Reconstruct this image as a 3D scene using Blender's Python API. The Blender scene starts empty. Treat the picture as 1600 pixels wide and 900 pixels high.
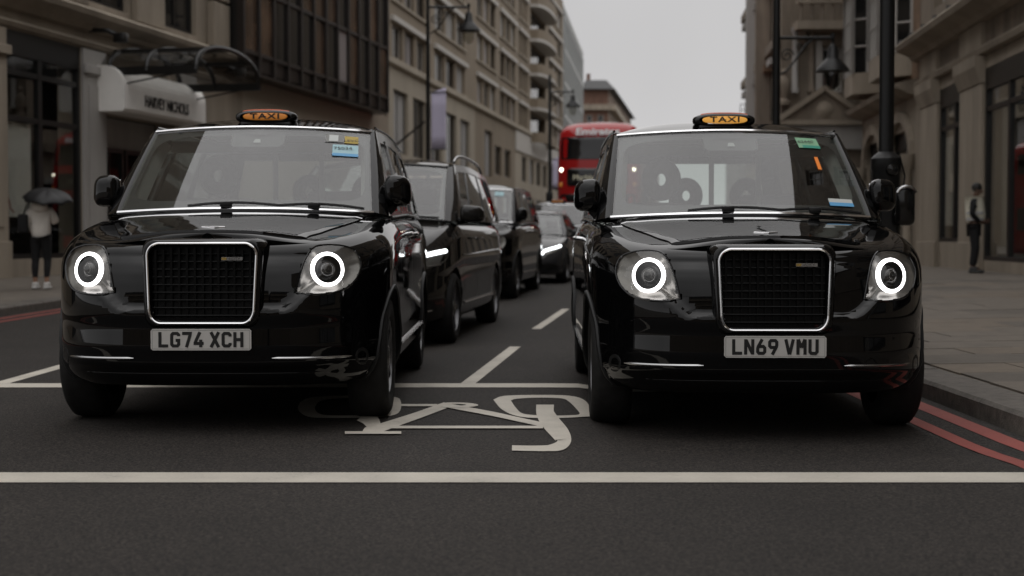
import bpy, bmesh, math, random
import numpy as np
from mathutils import Vector, Matrix
from mathutils.bvhtree import BVHTree
random.seed(7)
R = math.radians
sc = bpy.context.scene
C = sc.collection

# ------------------------------------------------------------------ camera
CAM_H, FPX, HOR = 1.04, 2222.0, 370.0       # eye height, focal length in photo pixels (1600 wide), horizon row
cd = bpy.data.cameras.new('camera'); cam = bpy.data.objects.new('camera', cd); C.objects.link(cam)
cam.location = (0, 0, CAM_H)
cam.rotation_euler = (R(90) - math.atan((450 - HOR) / FPX), 0, 0)
cd.sensor_width = 36; cd.lens = 36 * FPX / 1600
cd.clip_start = 0.05; cd.clip_end = 6000
cd.dof.use_dof = True; cd.dof.focus_distance = 7.45; cd.dof.aperture_fstop = 2.2; cd.dof.aperture_blades = 9
sc.camera = cam

# ------------------------------------------------------------------ overcast sky
SUN_EL, SUN_AZ = R(58), R(200)
w = bpy.data.worlds.new('World'); sc.world = w; w.use_nodes = True
nt = w.node_tree; nt.nodes.clear()
def nd(tree, typ, **kw):
    n = tree.nodes.new(typ)
    for k, v in kw.items(): setattr(n, k, v)
    return n
sky = nd(nt, 'ShaderNodeTexSky', sky_type='NISHITA', sun_disc=False)
sky.sun_elevation = SUN_EL; sky.sun_rotation = SUN_AZ; sky.dust_density = 6; sky.air_density = 1.0
hs = nd(nt, 'ShaderNodeHueSaturation'); hs.inputs['Saturation'].default_value = 0.12
nt.links.new(sky.outputs[0], hs.inputs['Color'])
# cloud deck: standard overcast luminance, one at the horizon rising to three at the zenith
tc = nd(nt, 'ShaderNodeTexCoord'); sep = nd(nt, 'ShaderNodeSeparateXYZ'); nt.links.new(tc.outputs['Generated'], sep.inputs[0])
mx = nd(nt, 'ShaderNodeMath', operation='MAXIMUM'); nt.links.new(sep.outputs[2], mx.inputs[0]); mx.inputs[1].default_value = 0
pw = nd(nt, 'ShaderNodeMath', operation='POWER'); nt.links.new(mx.outputs[0], pw.inputs[0]); pw.inputs[1].default_value = 1.5
ma0 = nd(nt, 'ShaderNodeMath', operation='MULTIPLY_ADD'); nt.links.new(pw.outputs[0], ma0.inputs[0]); ma0.inputs[1].default_value = 1.9; ma0.inputs[2].default_value = 1.0
iv = nd(nt, 'ShaderNodeMath', operation='SUBTRACT'); iv.inputs[0].default_value = 1; nt.links.new(mx.outputs[0], iv.inputs[1])
p2 = nd(nt, 'ShaderNodeMath', operation='POWER'); nt.links.new(iv.outputs[0], p2.inputs[0]); p2.inputs[1].default_value = 16      # bright haze low over the street
ma = nd(nt, 'ShaderNodeMath', operation='MULTIPLY_ADD'); nt.links.new(p2.outputs[0], ma.inputs[0]); ma.inputs[1].default_value = .75; nt.links.new(ma0.outputs[0], ma.inputs[2])
noi = nd(nt, 'ShaderNodeTexNoise'); noi.inputs['Scale'].default_value = 2.2; noi.inputs['Detail'].default_value = 5
nt.links.new(tc.outputs['Generated'], noi.inputs['Vector'])
mr = nd(nt, 'ShaderNodeMapRange'); nt.links.new(noi.outputs[0], mr.inputs[0]); mr.inputs[1].default_value = .3; mr.inputs[2].default_value = .7
mr.inputs[3].default_value = .90; mr.inputs[4].default_value = 1.08
mm = nd(nt, 'ShaderNodeMath', operation='MULTIPLY'); nt.links.new(ma.outputs[0], mm.inputs[0]); nt.links.new(mr.outputs[0], mm.inputs[1])
vs = nd(nt, 'ShaderNodeVectorMath', operation='SCALE'); vs.inputs[0].default_value = (5.9, 5.82, 5.86); nt.links.new(mm.outputs[0], vs.inputs['Scale'])
mix = nd(nt, 'ShaderNodeMix', data_type='RGBA'); mix.inputs[0].default_value = 0.88
nt.links.new(hs.outputs[0], mix.inputs[6]); nt.links.new(vs.outputs[0], mix.inputs[7])
bg = nd(nt, 'ShaderNodeBackground'); bg.inputs[1].default_value = 0.1
ow = nd(nt, 'ShaderNodeOutputWorld')
nt.links.new(mix.outputs[2], bg.inputs[0]); nt.links.new(bg.outputs[0], ow.inputs[0])
sl = bpy.data.lights.new('sun', 'SUN'); so = bpy.data.objects.new('sun', sl); C.objects.link(so)
sl.energy = 0.5; sl.angle = R(120); sl.color = (1, .96, .91)
so.rotation_euler = (R(90) - SUN_EL, 0, R(180) - SUN_AZ + R(180))
so.location = (0, 0, 40)
sc.view_settings.view_transform = 'Standard'; sc.view_settings.look = 'None'
sc.view_settings.exposure = -0.1; sc.view_settings.gamma = 1
sc.cycles.use_denoising = True
sc.cycles.max_bounces = 8; sc.cycles.transparent_max_bounces = 16; sc.cycles.sample_clamp_indirect = 6

# ------------------------------------------------------------------ helpers: materials
def newmat(name):
    m = bpy.data.materials.new(name); m.use_nodes = True
    t = m.node_tree; b = t.nodes['Principled BSDF']
    return m, t, b
def coords(t, scale=1.0, obj=True):
    c = nd(t, 'ShaderNodeTexCoord')
    return c.outputs['Object'] if obj else c.outputs['Generated']
def mat(name, col, rough=.6, metal=0, var=0.0, scale=4.0, bump=0.0, bscale=40.0, coat=0.0, spec=.5, world=True, streak=False, col2=None):
    m, t, b = newmat(name)
    b.inputs['Roughness'].default_value = rough; b.inputs['Metallic'].default_value = metal
    b.inputs['Specular IOR Level'].default_value = spec
    if coat: b.inputs['Coat Weight'].default_value = coat; b.inputs['Coat Roughness'].default_value = .03
    base = (*col, 1)
    if var or col2:
        g = nd(t, 'ShaderNodeNewGeometry')
        src = g.outputs['Position']
        if streak:
            mp = nd(t, 'ShaderNodeMapping'); mp.inputs['Scale'].default_value = (1, 1, .22); t.links.new(src, mp.inputs[0]); src = mp.outputs[0]
        n = nd(t, 'ShaderNodeTexNoise'); n.inputs['Scale'].default_value = scale; n.inputs['Detail'].default_value = 8; n.inputs['Roughness'].default_value = .65
        t.links.new(src, n.inputs['Vector'])
        r = nd(t, 'ShaderNodeMapRange'); r.inputs[1].default_value = .32; r.inputs[2].default_value = .68
        t.links.new(n.outputs[0], r.inputs[0])
        mxn = nd(t, 'ShaderNodeMix', data_type='RGBA')
        c2 = col2 if col2 else tuple(c * (1 + var) for c in col)
        c1 = tuple(c * (1 - var) for c in col)
        mxn.inputs[6].default_value = (*c1, 1); mxn.inputs[7].default_value = (*c2, 1)
        t.links.new(r.outputs[0], mxn.inputs[0]); t.links.new(mxn.outputs[2], b.inputs['Base Color'])
    else:
        b.inputs['Base Color'].default_value = base
    if bump:
        g = nd(t, 'ShaderNodeNewGeometry')
        n = nd(t, 'ShaderNodeTexNoise'); n.inputs['Scale'].default_value = bscale; n.inputs['Detail'].default_value = 6
        t.links.new(g.outputs['Position'], n.inputs['Vector'])
        bp = nd(t, 'ShaderNodeBump'); bp.inputs['Strength'].default_value = bump; bp.inputs['Distance'].default_value = .02
        t.links.new(n.outputs[0], bp.inputs['Height']); t.links.new(bp.outputs[0], b.inputs['Normal'])
    return m
def emit(name, col, s, base=(.5, .5, .5)):
    m, t, b = newmat(name)
    b.inputs['Base Color'].default_value = (*base, 1)
    b.inputs['Emission Color'].default_value = (*col, 1); b.inputs['Emission Strength'].default_value = s
    b.inputs['Roughness'].default_value = .3
    return m
def glass(name, tint, ior=1.9, rough=0.0, dust=0.0):
    m = bpy.data.materials.new(name); m.use_nodes = True; t = m.node_tree; t.nodes.clear()
    o = nd(t, 'ShaderNodeOutputMaterial'); tr = nd(t, 'ShaderNodeBsdfTransparent'); tr.inputs[0].default_value = (*tint, 1)
    gl = nd(t, 'ShaderNodeBsdfGlossy'); gl.inputs['Roughness'].default_value = rough; gl.inputs[0].default_value = (1, 1, 1, 1)
    # thin pane: Schlick reflectance, the same from both sides
    gg = nd(t, 'ShaderNodeNewGeometry'); dp = nd(t, 'ShaderNodeVectorMath', operation='DOT_PRODUCT'); t.links.new(gg.outputs['Normal'], dp.inputs[0]); t.links.new(gg.outputs['Incoming'], dp.inputs[1])
    ab = nd(t, 'ShaderNodeMath', operation='ABSOLUTE'); t.links.new(dp.outputs['Value'], ab.inputs[0])
    om = nd(t, 'ShaderNodeMath', operation='SUBTRACT'); om.inputs[0].default_value = 1; t.links.new(ab.outputs[0], om.inputs[1])
    p5 = nd(t, 'ShaderNodeMath', operation='POWER'); t.links.new(om.outputs[0], p5.inputs[0]); p5.inputs[1].default_value = 5
    f0 = ((ior - 1) / (ior + 1)) ** 2 * 1.25
    fr = nd(t, 'ShaderNodeMath', operation='MULTIPLY_ADD'); t.links.new(p5.outputs[0], fr.inputs[0]); fr.inputs[1].default_value = 1 - f0; fr.inputs[2].default_value = f0
    mxs = nd(t, 'ShaderNodeMixShader'); t.links.new(fr.outputs[0], mxs.inputs[0]); t.links.new(tr.outputs[0], mxs.inputs[1]); t.links.new(gl.outputs[0], mxs.inputs[2])
    last = mxs.outputs[0]
    if dust:
        df = nd(t, 'ShaderNodeBsdfDiffuse'); df.inputs[0].default_value = (.5, .48, .45, 1)
        g = nd(t, 'ShaderNodeNewGeometry'); n = nd(t, 'ShaderNodeTexNoise'); n.inputs['Scale'].default_value = 160; n.inputs['Detail'].default_value = 3
        t.links.new(g.outputs['Position'], n.inputs['Vector'])
        rr = nd(t, 'ShaderNodeMapRange'); rr.inputs[1].default_value = .45; rr.inputs[2].default_value = .75; rr.inputs[3].default_value = dust * .25; rr.inputs[4].default_value = dust * 2.2
        t.links.new(n.outputs[0], rr.inputs[0])
        m2 = nd(t, 'ShaderNodeMixShader'); t.links.new(rr.outputs[0], m2.inputs[0]); t.links.new(last, m2.inputs[1]); t.links.new(df.outputs[0], m2.inputs[2]); last = m2.outputs[0]
    t.links.new(last, o.inputs[0])
    return m

M = {}
def paint(name, col, rough=.3, coatrough=.015):
    m, t, b = newmat(name)
    b.inputs['Base Color'].default_value = (*col, 1); b.inputs['Roughness'].default_value = rough
    b.inputs['Coat Weight'].default_value = 1; b.inputs['Coat Roughness'].default_value = coatrough
    b.inputs['Specular IOR Level'].default_value = .0; b.inputs['Coat IOR'].default_value = 1.42
    # light road dust and dried rain spots on the lacquer
    g = nd(t, 'ShaderNodeTexCoord'); n = nd(t, 'ShaderNodeTexNoise'); n.inputs['Scale'].default_value = 90; n.inputs['Detail'].default_value = 4
    t.links.new(g.outputs['Object'], n.inputs['Vector'])
    r = nd(t, 'ShaderNodeMapRange'); r.inputs[1].default_value = .5; r.inputs[2].default_value = .85; r.inputs[3].default_value = coatrough; r.inputs[4].default_value = coatrough + .07
    t.links.new(n.outputs[0], r.inputs[0]); t.links.new(r.outputs[0], b.inputs['Coat Roughness'])
    return m
M['black_paint'] = paint('black_car_paint', (.0022, .0022, .0024))
M['dark_paint'] = paint('dark_grey_car_paint', (.012, .011, .010))
M['silver_paint'] = paint('silver_black_paint', (.03, .03, .032))
M['red_paint'] = paint('bus_red_paint', (.40, .012, .012), .35, .06)
M['black_trim'] = mat('black_plastic_trim', (.006, .006, .006), .5, spec=.3)
M['black_gloss'] = mat('gloss_black_trim', (.004, .004, .004), .12)
M['chrome'] = mat('chrome', (.82, .82, .83), .09, 1)
M['dull_chrome'] = mat('satin_chrome', (.45, .45, .45), .25, 1)
M['rubber'] = mat('tyre_rubber', (.012, .0115, .011), .75, var=.3, scale=20, spec=.25)
M['alloy'] = mat('alloy_rim', (.13, .13, .135), .3, .9)
M['windscreen'] = glass('windscreen_glass', (.86, .91, .88), 1.85, 0, .008); M['rear_glass'] = glass('rear_window_glass', (.42, .46, .44), 1.6)
M['tint'] = glass('tinted_side_glass', (.22, .24, .23), 1.75)
M['interior'] = mat('dark_interior', (.09, .087, .084), .8); M['lining_dim'] = mat('grey_pillar_trim', (.16, .16, .15), .9); M['lining'] = mat('pale_headlining', (.78, .77, .74), .9); M['grille_black'] = mat('grille_black', (.0025, .0025, .0025), .45, spec=.12)
M['seat'] = mat('grey_seat_cloth', (.035, .029, .028), .9, bump=.2, bscale=300)
M['ring'] = emit('running_light', (1, .97, .98), 5)
M['drl'] = emit('led_strip', (.93, .97, 1), 6)
M['smallamp'] = emit('small_lit_lamp', (1, .93, .75), 8)
M['reflector'] = mat('lamp_reflector', (.05, .05, .05), .3, .8)
M['lampdark'] = mat('lamp_bezel', (.16, .155, .145), .25, .6)
M['lens'] = glass('lamp_lens', (.93, .93, .92), 1.45)
M['projector'] = mat('projector_lens', (.02, .02, .02), .03, spec=.8)
M['plate'] = mat('white_plate', (.46, .445, .42), .45)
M['ink'] = mat('black_ink', (.004, .004, .004), .5)
M['white_ink'] = mat('white_vinyl', (.75, .75, .76), .5)
M['amber_dim'] = emit('amber_sign_dim', (1, .38, .06), .10, (.62, .22, .04))
M['amber_lit'] = emit('amber_sign_lit', (1, .48, .09), .42, (.62, .30, .05))
M['lens_grey'] = mat('camera_glass_grey', (.22, .22, .215), .5)
M['badge_gold'] = mat('badge_gold', (.30, .20, .05), .4, .3)
M['amber_red'] = emit('amber_sign_top', (1, .16, .03), .10, (.45, .08, .02))

# ------------------------------------------------------------------ helpers: meshes
def ss(x, a, b):
    t = min(1, max(0, (x - a) / (b - a))); return t * t * (3 - 2 * t)
def lerp(a, b, t): return a + (b - a) * t
def cr(P, n):
    P = [np.array(p, float) for p in P]; out = []
    Q = [2 * P[0] - P[1]] + P + [2 * P[-1] - P[-2]]
    for i in range(1, len(Q) - 2):
        p0, p1, p2, p3 = Q[i - 1], Q[i], Q[i + 1], Q[i + 2]
        for k in range(n):
            t = k / n
            out.append(.5 * (2 * p1 + (p2 - p0) * t + (2 * p0 - 5 * p1 + 4 * p2 - p3) * t * t + (3 * p1 - p0 - 3 * p2 + p3) * t ** 3))
    out.append(P[-1]); return np.array(out)
def resample(P, step):
    P = np.asarray(P); d = np.r_[0, np.cumsum(np.linalg.norm(np.diff(P, axis=0), axis=1))]
    n = max(2, int(round(d[-1] / step))); s = np.linspace(0, d[-1], n + 1)
    return np.stack([np.interp(s, d, P[:, k]) for k in range(P.shape[1])], 1)

class MB:
    def __init__(s): s.v = []; s.f = []
    def add(s, vs, fs):
        o = len(s.v); s.v += [tuple(map(float, p)) for p in vs]; s.f += [tuple(i + o for i in f) for f in fs]; return s
    def box(s, x0, x1, y0, y1, z0, z1):
        x0, x1 = min(x0, x1), max(x0, x1); y0, y1 = min(y0, y1), max(y0, y1); z0, z1 = min(z0, z1), max(z0, z1)
        return s.add([(x0, y0, z0), (x1, y0, z0), (x1, y1, z0), (x0, y1, z0), (x0, y0, z1), (x1, y0, z1), (x1, y1, z1), (x0, y1, z1)],
                     [(0, 3, 2, 1), (4, 5, 6, 7), (0, 1, 5, 4), (1, 2, 6, 5), (2, 3, 7, 6), (3, 0, 4, 7)])
    def rbox(s, x0, x1, y0, y1, z0, z1, r=.03, seg=2):
        bm = bmesh.new(); bmesh.ops.create_cube(bm, size=1)
        for v in bm.verts: v.co = Vector(((x0 + x1) / 2 + v.co.x * abs(x1 - x0), (y0 + y1) / 2 + v.co.y * abs(y1 - y0), (z0 + z1) / 2 + v.co.z * abs(z1 - z0)))
        bmesh.ops.bevel(bm, geom=list(bm.edges), offset=r, segments=seg, affect='EDGES', profile=.5)
        bm.verts.ensure_lookup_table()
        vs = [tuple(v.co) for v in bm.verts]; fs = [tuple(v.index for v in f.verts) for f in bm.faces]; bm.free()
        return s.add(vs, fs)
    def grid(s, rows, closed=False):
        m = len(rows); n = len(rows[0]); vs = [p for r in rows for p in r]; fs = []
        for i in range(m - 1):
            for j in range(n if closed else n - 1):
                k = (j + 1) % n; fs.append((i * n + j, i * n + k, (i + 1) * n + k, (i + 1) * n + j))
        return s.add(vs, fs)
    def prism(s, poly, f):
        """poly: list of 2-d points, f(p, e) -> 3-d point for e in 0, 1"""
        n = len(poly); vs = [f(p, 0) for p in poly] + [f(p, 1) for p in poly]
        fs = [tuple(range(n)), tuple(range(2 * n - 1, n - 1, -1))] + [(i, i + n, (i + 1) % n + n, (i + 1) % n) for i in range(n)]
        return s.add(vs, fs)
    def tube(s, path, r, n=8, closed=False):
        path = [Vector(p) for p in path]; m = len(path); rows = []
        up = None
        for i, p in enumerate(path):
            a = path[(i - 1) % m] if (closed or i > 0) else p; b = path[(i + 1) % m] if (closed or i < m - 1) else p
            t = (b - a).normalized()
            if up is None:
                up = Vector((0, 0, 1)) if abs(t.z) < .9 else Vector((1, 0, 0))
            u = t.cross(up).normalized(); up = u.cross(t).normalized()
            rr = r[i] if hasattr(r, '__len__') else r
            rows.append([tuple(p + (u * math.cos(2 * math.pi * k / n) + up * math.sin(2 * math.pi * k / n)) * rr) for k in range(n)])
        if closed: rows.append(rows[0])
        o = len(s.v); s.grid(rows, True)
        if not closed:
            s.f.append(tuple(o + k for k in range(n))[::-1]); s.f.append(tuple(o + (m - 1) * n + k for k in range(n)))
        return s
    def lathe(s, prof, c=(0, 0, 0), ax='z', n=24):
        rows = []
        for r, h in prof:
            row = []
            for k in range(n):
                a = 2 * math.pi * k / n; p, q = r * math.cos(a), r * math.sin(a)
                row.append({'z': (c[0] + p, c[1] + q, c[2] + h), 'x': (c[0] + h, c[1] + p, c[2] + q), 'y': (c[0] + p, c[1] + h, c[2] + q)}[ax])
            rows.append(row)
        return s.grid(rows, True)
    def build(s, name, m, parent=None, smooth=False, bevel=0, seg=2, sharp=40, loc=None):
        me = bpy.data.meshes.new(name); me.from_pydata(s.v, [], s.f); me.update()
        bm = bmesh.new(); bm.from_mesh(me); bmesh.ops.recalc_face_normals(bm, faces=list(bm.faces)); bm.to_mesh(me); bm.free()
        me.materials.append(M[m] if isinstance(m, str) else m)
        o = bpy.data.objects.new(name, me); C.objects.link(o)
        if smooth:
            for p in me.polygons: p.use_smooth = True
            if sharp < 180: me.set_sharp_from_angle(angle=R(sharp))
        if bevel:
            md = o.modifiers.new('bevel', 'BEVEL'); md.width = bevel; md.segments = seg; md.limit_method = 'ANGLE'; md.angle_limit = R(35)
        if parent: o.parent = parent
        if loc: o.location = loc
        return o
def tag(o, label=None, cat=None, group=None, kind=None):
    if label: o['label'] = label
    if cat: o['category'] = cat
    if group: o['group'] = group
    if kind: o['kind'] = kind
    return o
def empty(name, loc=(0, 0, 0), rz=0, label=None, cat=None, group=None):
    o = bpy.data.objects.new(name, None); C.objects.link(o); o.location = loc; o.rotation_euler = (0, 0, rz); o.empty_display_size = .3
    return tag(o, label, cat, group)
def inst(name, me_obj, parent, loc=(0, 0, 0), rot=(0, 0, 0), scale=(1, 1, 1)):
    o = me_obj.copy(); o.name = name; C.objects.link(o); o.parent = parent; o.location = loc; o.rotation_euler = rot; o.scale = scale
    return o
def copy_tree(o, parent=None, skip=()):
    c = o.copy(); C.objects.link(c); c.parent = parent
    for ch in o.children:
        if ch.name.split('.')[0] not in skip: copy_tree(ch, c, skip)
    return c
def text(name, s, size, m, parent, loc, rot, extr=.002, align='CENTER', sx=1.0, space=1.0, bold=0.0):
    cu = bpy.data.curves.new(name, 'FONT'); cu.body = s; cu.size = size; cu.extrude = extr; cu.align_x = align; cu.align_y = 'CENTER'; cu.space_character = space; cu.offset = bold
    cu.resolution_u = 3
    t = bpy.data.objects.new('tmp_text', cu); C.objects.link(t)
    dg = bpy.context.evaluated_depsgraph_get(); me = bpy.data.meshes.new_from_object(t.evaluated_get(dg)); C.objects.unlink(t); bpy.data.objects.remove(t)
    me.name = name; me.materials.clear(); me.materials.append(M[m] if isinstance(m, str) else m)
    o = bpy.data.objects.new(name, me); C.objects.link(o); o.parent = parent; o.location = loc; o.rotation_euler = rot; o.scale = (sx, 1, 1)
    return o
def ribbon2d(pts, wd, closed=False):
    """flat mitred ribbon along a 2-d polyline -> (left points, right points)"""
    P = [np.array(p, float) for p in pts]; n = len(P); L = []; Rr = []
    for i in range(n):
        a = P[i - 1] if (i > 0 or closed) else None; b = P[(i + 1) % n] if (i < n - 1 or closed) else None
        ds = [v / np.linalg.norm(v) for v in ([P[i] - a] if a is not None else []) + ([b - P[i]] if b is not None else [])]
        t = sum(ds); t = t / np.linalg.norm(t); nn = np.array((-t[1], t[0]))
        k = 1 / max(.5, abs(np.dot(nn, np.array((-ds[0][1], ds[0][0])))))
        ww = wd[i] if hasattr(wd, '__len__') else wd
        L.append(P[i] + nn * ww / 2 * k); Rr.append(P[i] - nn * ww / 2 * k)
    return L, Rr

# ------------------------------------------------------------------ ground level and pixel helpers
def gz(x, y):
    z = .12 * ss(y, 14, 28)
    z -= .030 * ss(x, .44, .60) * (1 - ss(x, 2.35, 2.66)) * ss(y, 6.3, 7.2) * (1 - ss(y, 14, 18))
    return z
def g(px, py):
    """point of the flat road near the camera seen at a photo pixel"""
    d = CAM_H * FPX / (py - HOR); return ((px - 800) / FPX * d, d)
KR = cr([(2.70, -40), (2.70, -10), (2.69, 4), (2.68, 12), (2.78, 17), (3.4, 22.5), (4.6, 28.5), (6.2, 38), (7.6, 47), (9.2, 60), (12, 85), (19, 125), (34, 190), (60, 280)], 12)
KL = cr([(-9.5, -40), (-8.2, -12), (-7.2, 4), (-6.9, 11), (-6.55, 18.2), (-6.1, 22), (-5.3, 27), (-3.9, 34), (-2.1, 42), (-.4, 54), (2.2, 66), (7.5, 90), (16, 125), (32, 190), (58, 280)], 12)
def kx(K, y): return float(np.interp(y, K[:, 1], K[:, 0]))
# ------------------------------------------------------------------ ground, road, pavements, markings
def asphalt():
    m, t, b = newmat('asphalt')
    gm = nd(t, 'ShaderNodeNewGeometry'); P = gm.outputs['Position']
    v = nd(t, 'ShaderNodeTexVoronoi'); v.inputs['Scale'].default_value = 130; t.links.new(P, v.inputs['Vector'])
    n1 = nd(t, 'ShaderNodeTexNoise'); n1.inputs['Scale'].default_value = 60; n1.inputs['Detail'].default_value = 6; t.links.new(P, n1.inputs['Vector'])
    n2 = nd(t, 'ShaderNodeTexNoise'); n2.inputs['Scale'].default_value = .7; n2.inputs['Detail'].default_value = 7; n2.inputs['Roughness'].default_value = .7; t.links.new(P, n2.inputs['Vector'])
    r = nd(t, 'ShaderNodeValToRGB'); r.color_ramp.elements[0].color = (.0045, .0038, .0033, 1); r.color_ramp.elements[1].color = (.058, .049, .042, 1)
    r.color_ramp.elements[0].position = .36; r.color_ramp.elements[1].position = .74
    mixf = nd(t, 'ShaderNodeMath', operation='MULTIPLY_ADD'); t.links.new(v.outputs['Color'], mixf.inputs[0]); mixf.inputs[1].default_value = .38; 
    sc1 = nd(t, 'ShaderNodeMath', operation='MULTIPLY'); t.links.new(n1.outputs[0], sc1.inputs[0]); sc1.inputs[1].default_value = .62; t.links.new(sc1.outputs[0], mixf.inputs[2])
    t.links.new(mixf.outputs[0], r.inputs[0])
    mr2 = nd(t, 'ShaderNodeMapRange'); mr2.inputs[1].default_value = .3; mr2.inputs[2].default_value = .7; mr2.inputs[3].default_value = .72; mr2.inputs[4].default_value = 1.2; t.links.new(n2.outputs[0], mr2.inputs[0])
    vm = nd(t, 'ShaderNodeVectorMath', operation='SCALE'); t.links.new(r.outputs[0], vm.inputs[0]); t.links.new(mr2.outputs[0], vm.inputs['Scale'])
    t.links.new(vm.outputs[0], b.inputs['Base Color'])
    bp = nd(t, 'ShaderNodeBump'); bp.inputs['Strength'].default_value = .75; bp.inputs['Distance'].default_value = .006; t.links.new(mixf.outputs[0], bp.inputs['Height']); t.links.new(bp.outputs[0], b.inputs['Normal'])
    b.inputs['Roughness'].default_value = .82; b.inputs['Specular IOR Level'].default_value = .3
    return m
M['asphalt'] = asphalt()
def linepaint(name, col, wear=.5):
    m, t, b = newmat(name)
    gm = nd(t, 'ShaderNodeNewGeometry'); P = gm.outputs['Position']
    n1 = nd(t, 'ShaderNodeTexNoise'); n1.inputs['Scale'].default_value = 55; n1.inputs['Detail'].default_value = 8; n1.inputs['Roughness'].default_value = .75; t.links.new(P, n1.inputs['Vector'])
    n2 = nd(t, 'ShaderNodeTexNoise'); n2.inputs['Scale'].default_value = 3; n2.inputs['Detail'].default_value = 5; t.links.new(P, n2.inputs['Vector'])
    ad = nd(t, 'ShaderNodeMath', operation='MULTIPLY_ADD'); t.links.new(n2.outputs[0], ad.inputs[0]); ad.inputs[1].default_value = .55; 
    sm = nd(t, 'ShaderNodeMath', operation='MULTIPLY'); t.links.new(n1.outputs[0], sm.inputs[0]); sm.inputs[1].default_value = .45; t.links.new(sm.outputs[0], ad.inputs[2])
    r = nd(t, 'ShaderNodeValToRGB'); e = r.color_ramp.elements
    e[0].position = .30; e[0].color = (*(c * .45 for c in col), 1); e[1].position = .42; e[1].color = (*(c * .82 for c in col), 1)
    x = e.new(.62); x.color = (*col, 1)
    t.links.new(ad.outputs[0], r.inputs[0]); t.links.new(r.outputs[0], b.inputs['Base Color'])
    bp = nd(t, 'ShaderNodeBump'); bp.inputs['Strength'].default_value = .5; bp.inputs['Distance'].default_value = .004; t.links.new(n1.outputs[0], bp.inputs['Height']); t.links.new(bp.outputs[0], b.inputs['Normal'])
    b.inputs['Roughness'].default_value = .7
    return m
M['white_line'] = linepaint('white_road_paint', (.54, .50, .43))
M['red_line'] = linepaint('red_road_paint', (.26, .055, .042))
M['paving'] = mat('york_stone_paving', (.120, .102, .082), .75, var=.22, scale=3.5, bump=.15, bscale=60)
M['slab_a'] = mat('york_stone_slab', (.130, .110, .088), .72, var=.2, scale=4, bump=.15, bscale=50)
M['slab_b'] = mat('york_stone_slab_dark', (.098, .084, .068), .72, var=.22, scale=4, bump=.15, bscale=50)
M['slab_c'] = mat('york_stone_slab_warm', (.136, .110, .083), .72, var=.18, scale=5, bump=.15, bscale=50)
M['kerb'] = mat('granite_kerb', (.10, .088, .075), .7, var=.35, scale=14, bump=.3, bscale=90)
M['earth'] = mat('far_ground', (.06, .055, .05), .9, var=.2, scale=.1)

mb = MB(); mb.box(-3000, 3000, -3000, 3000, -.4, -.12); tag(mb.build('ground', 'earth'), 'dark city ground beyond the street', None, None, 'structure')
xs = list(np.linspace(-60, -8, 8)) + list(np.linspace(-7, 0, 8)) + list(np.linspace(.05, 2.7, 20)) + [3.5, 6, 10, 20, 40, 70]
ys = list(np.linspace(-60, 4, 9)) + list(np.linspace(5, 30, 76)) + list(np.linspace(34, 290, 30))
mb = MB(); mb.grid([[(x, y, gz(x, y)) for x in xs] for y in ys])
road = tag(mb.build('road', 'asphalt', smooth=True, sharp=180), 'dark asphalt road with lane markings between the pavements', None, None, 'structure')

def pz(x, y, side):
    k = kx(KR, y) if side > 0 else kx(KL, y)
    return gz(99 if side > 0 else -99, y) + .115 + .019 * min(6.5, max(0, (x - k) * side))
def pavement(name, K, side, far):
    mb = MB(); rows = []
    for y in list(np.linspace(-40, 4, 12)) + list(np.linspace(5, 60, 80)) + list(np.linspace(64, 275, 40)):
        k = kx(K, y); row = [(k, y, -.1)]
        for dx in (0.0, .3, 1, 2, 3.5, 5, 6.5, 10, far):
            row.append((k + side * dx, y, pz(k + side * dx, y, side) - (.006 if dx > .2 else .012)))
        rows.append(row)
    mb.grid(rows)
    return mb.build(name, 'paving', smooth=True)
pr = tag(pavement('pavement_right', KR, 1, 60), 'pale stone slab pavement on the right', None, None, 'structure')
pl = tag(pavement('pavement_left', KL, -1, 60), 'stone pavement on the left before the shop windows', None, None, 'structure')

def kerbs(parent, K, side, y0, y1, ln=.9):
    y = y0
    while y < y1:
        ya, yb = y + .004, y + ln - .004
        a, b = kx(K, ya), kx(K, yb); dy = random.uniform(-.003, .003)
        za, zb = pz(a, ya, side) + dy, pz(b, yb, side) + dy
        i, c = side * .30, side * .018
        vs = []
        for (xx, yy, zz) in ((a, ya, za), (b, yb, zb)):
            vs += [(xx - side * .012, yy, -.08), (xx - side * .008, yy, zz - .02), (xx + c * .6, yy, zz + .002), (xx + i, yy, zz + .006), (xx + i, yy, -.08)]
        mb = MB(); mb.add(vs, [(0, 1, 2, 3, 4), (9, 8, 7, 6, 5)] + [(k, k + 5, (k + 1) % 5 + 5, (k + 1) % 5) for k in range(5)])
        mb.build('kerbstone', 'kerb', parent)
        y += ln
kerbs(pr, KR, 1, 3.6, 31)
kerbs(pl, KL, -1, 15, 30)
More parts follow.
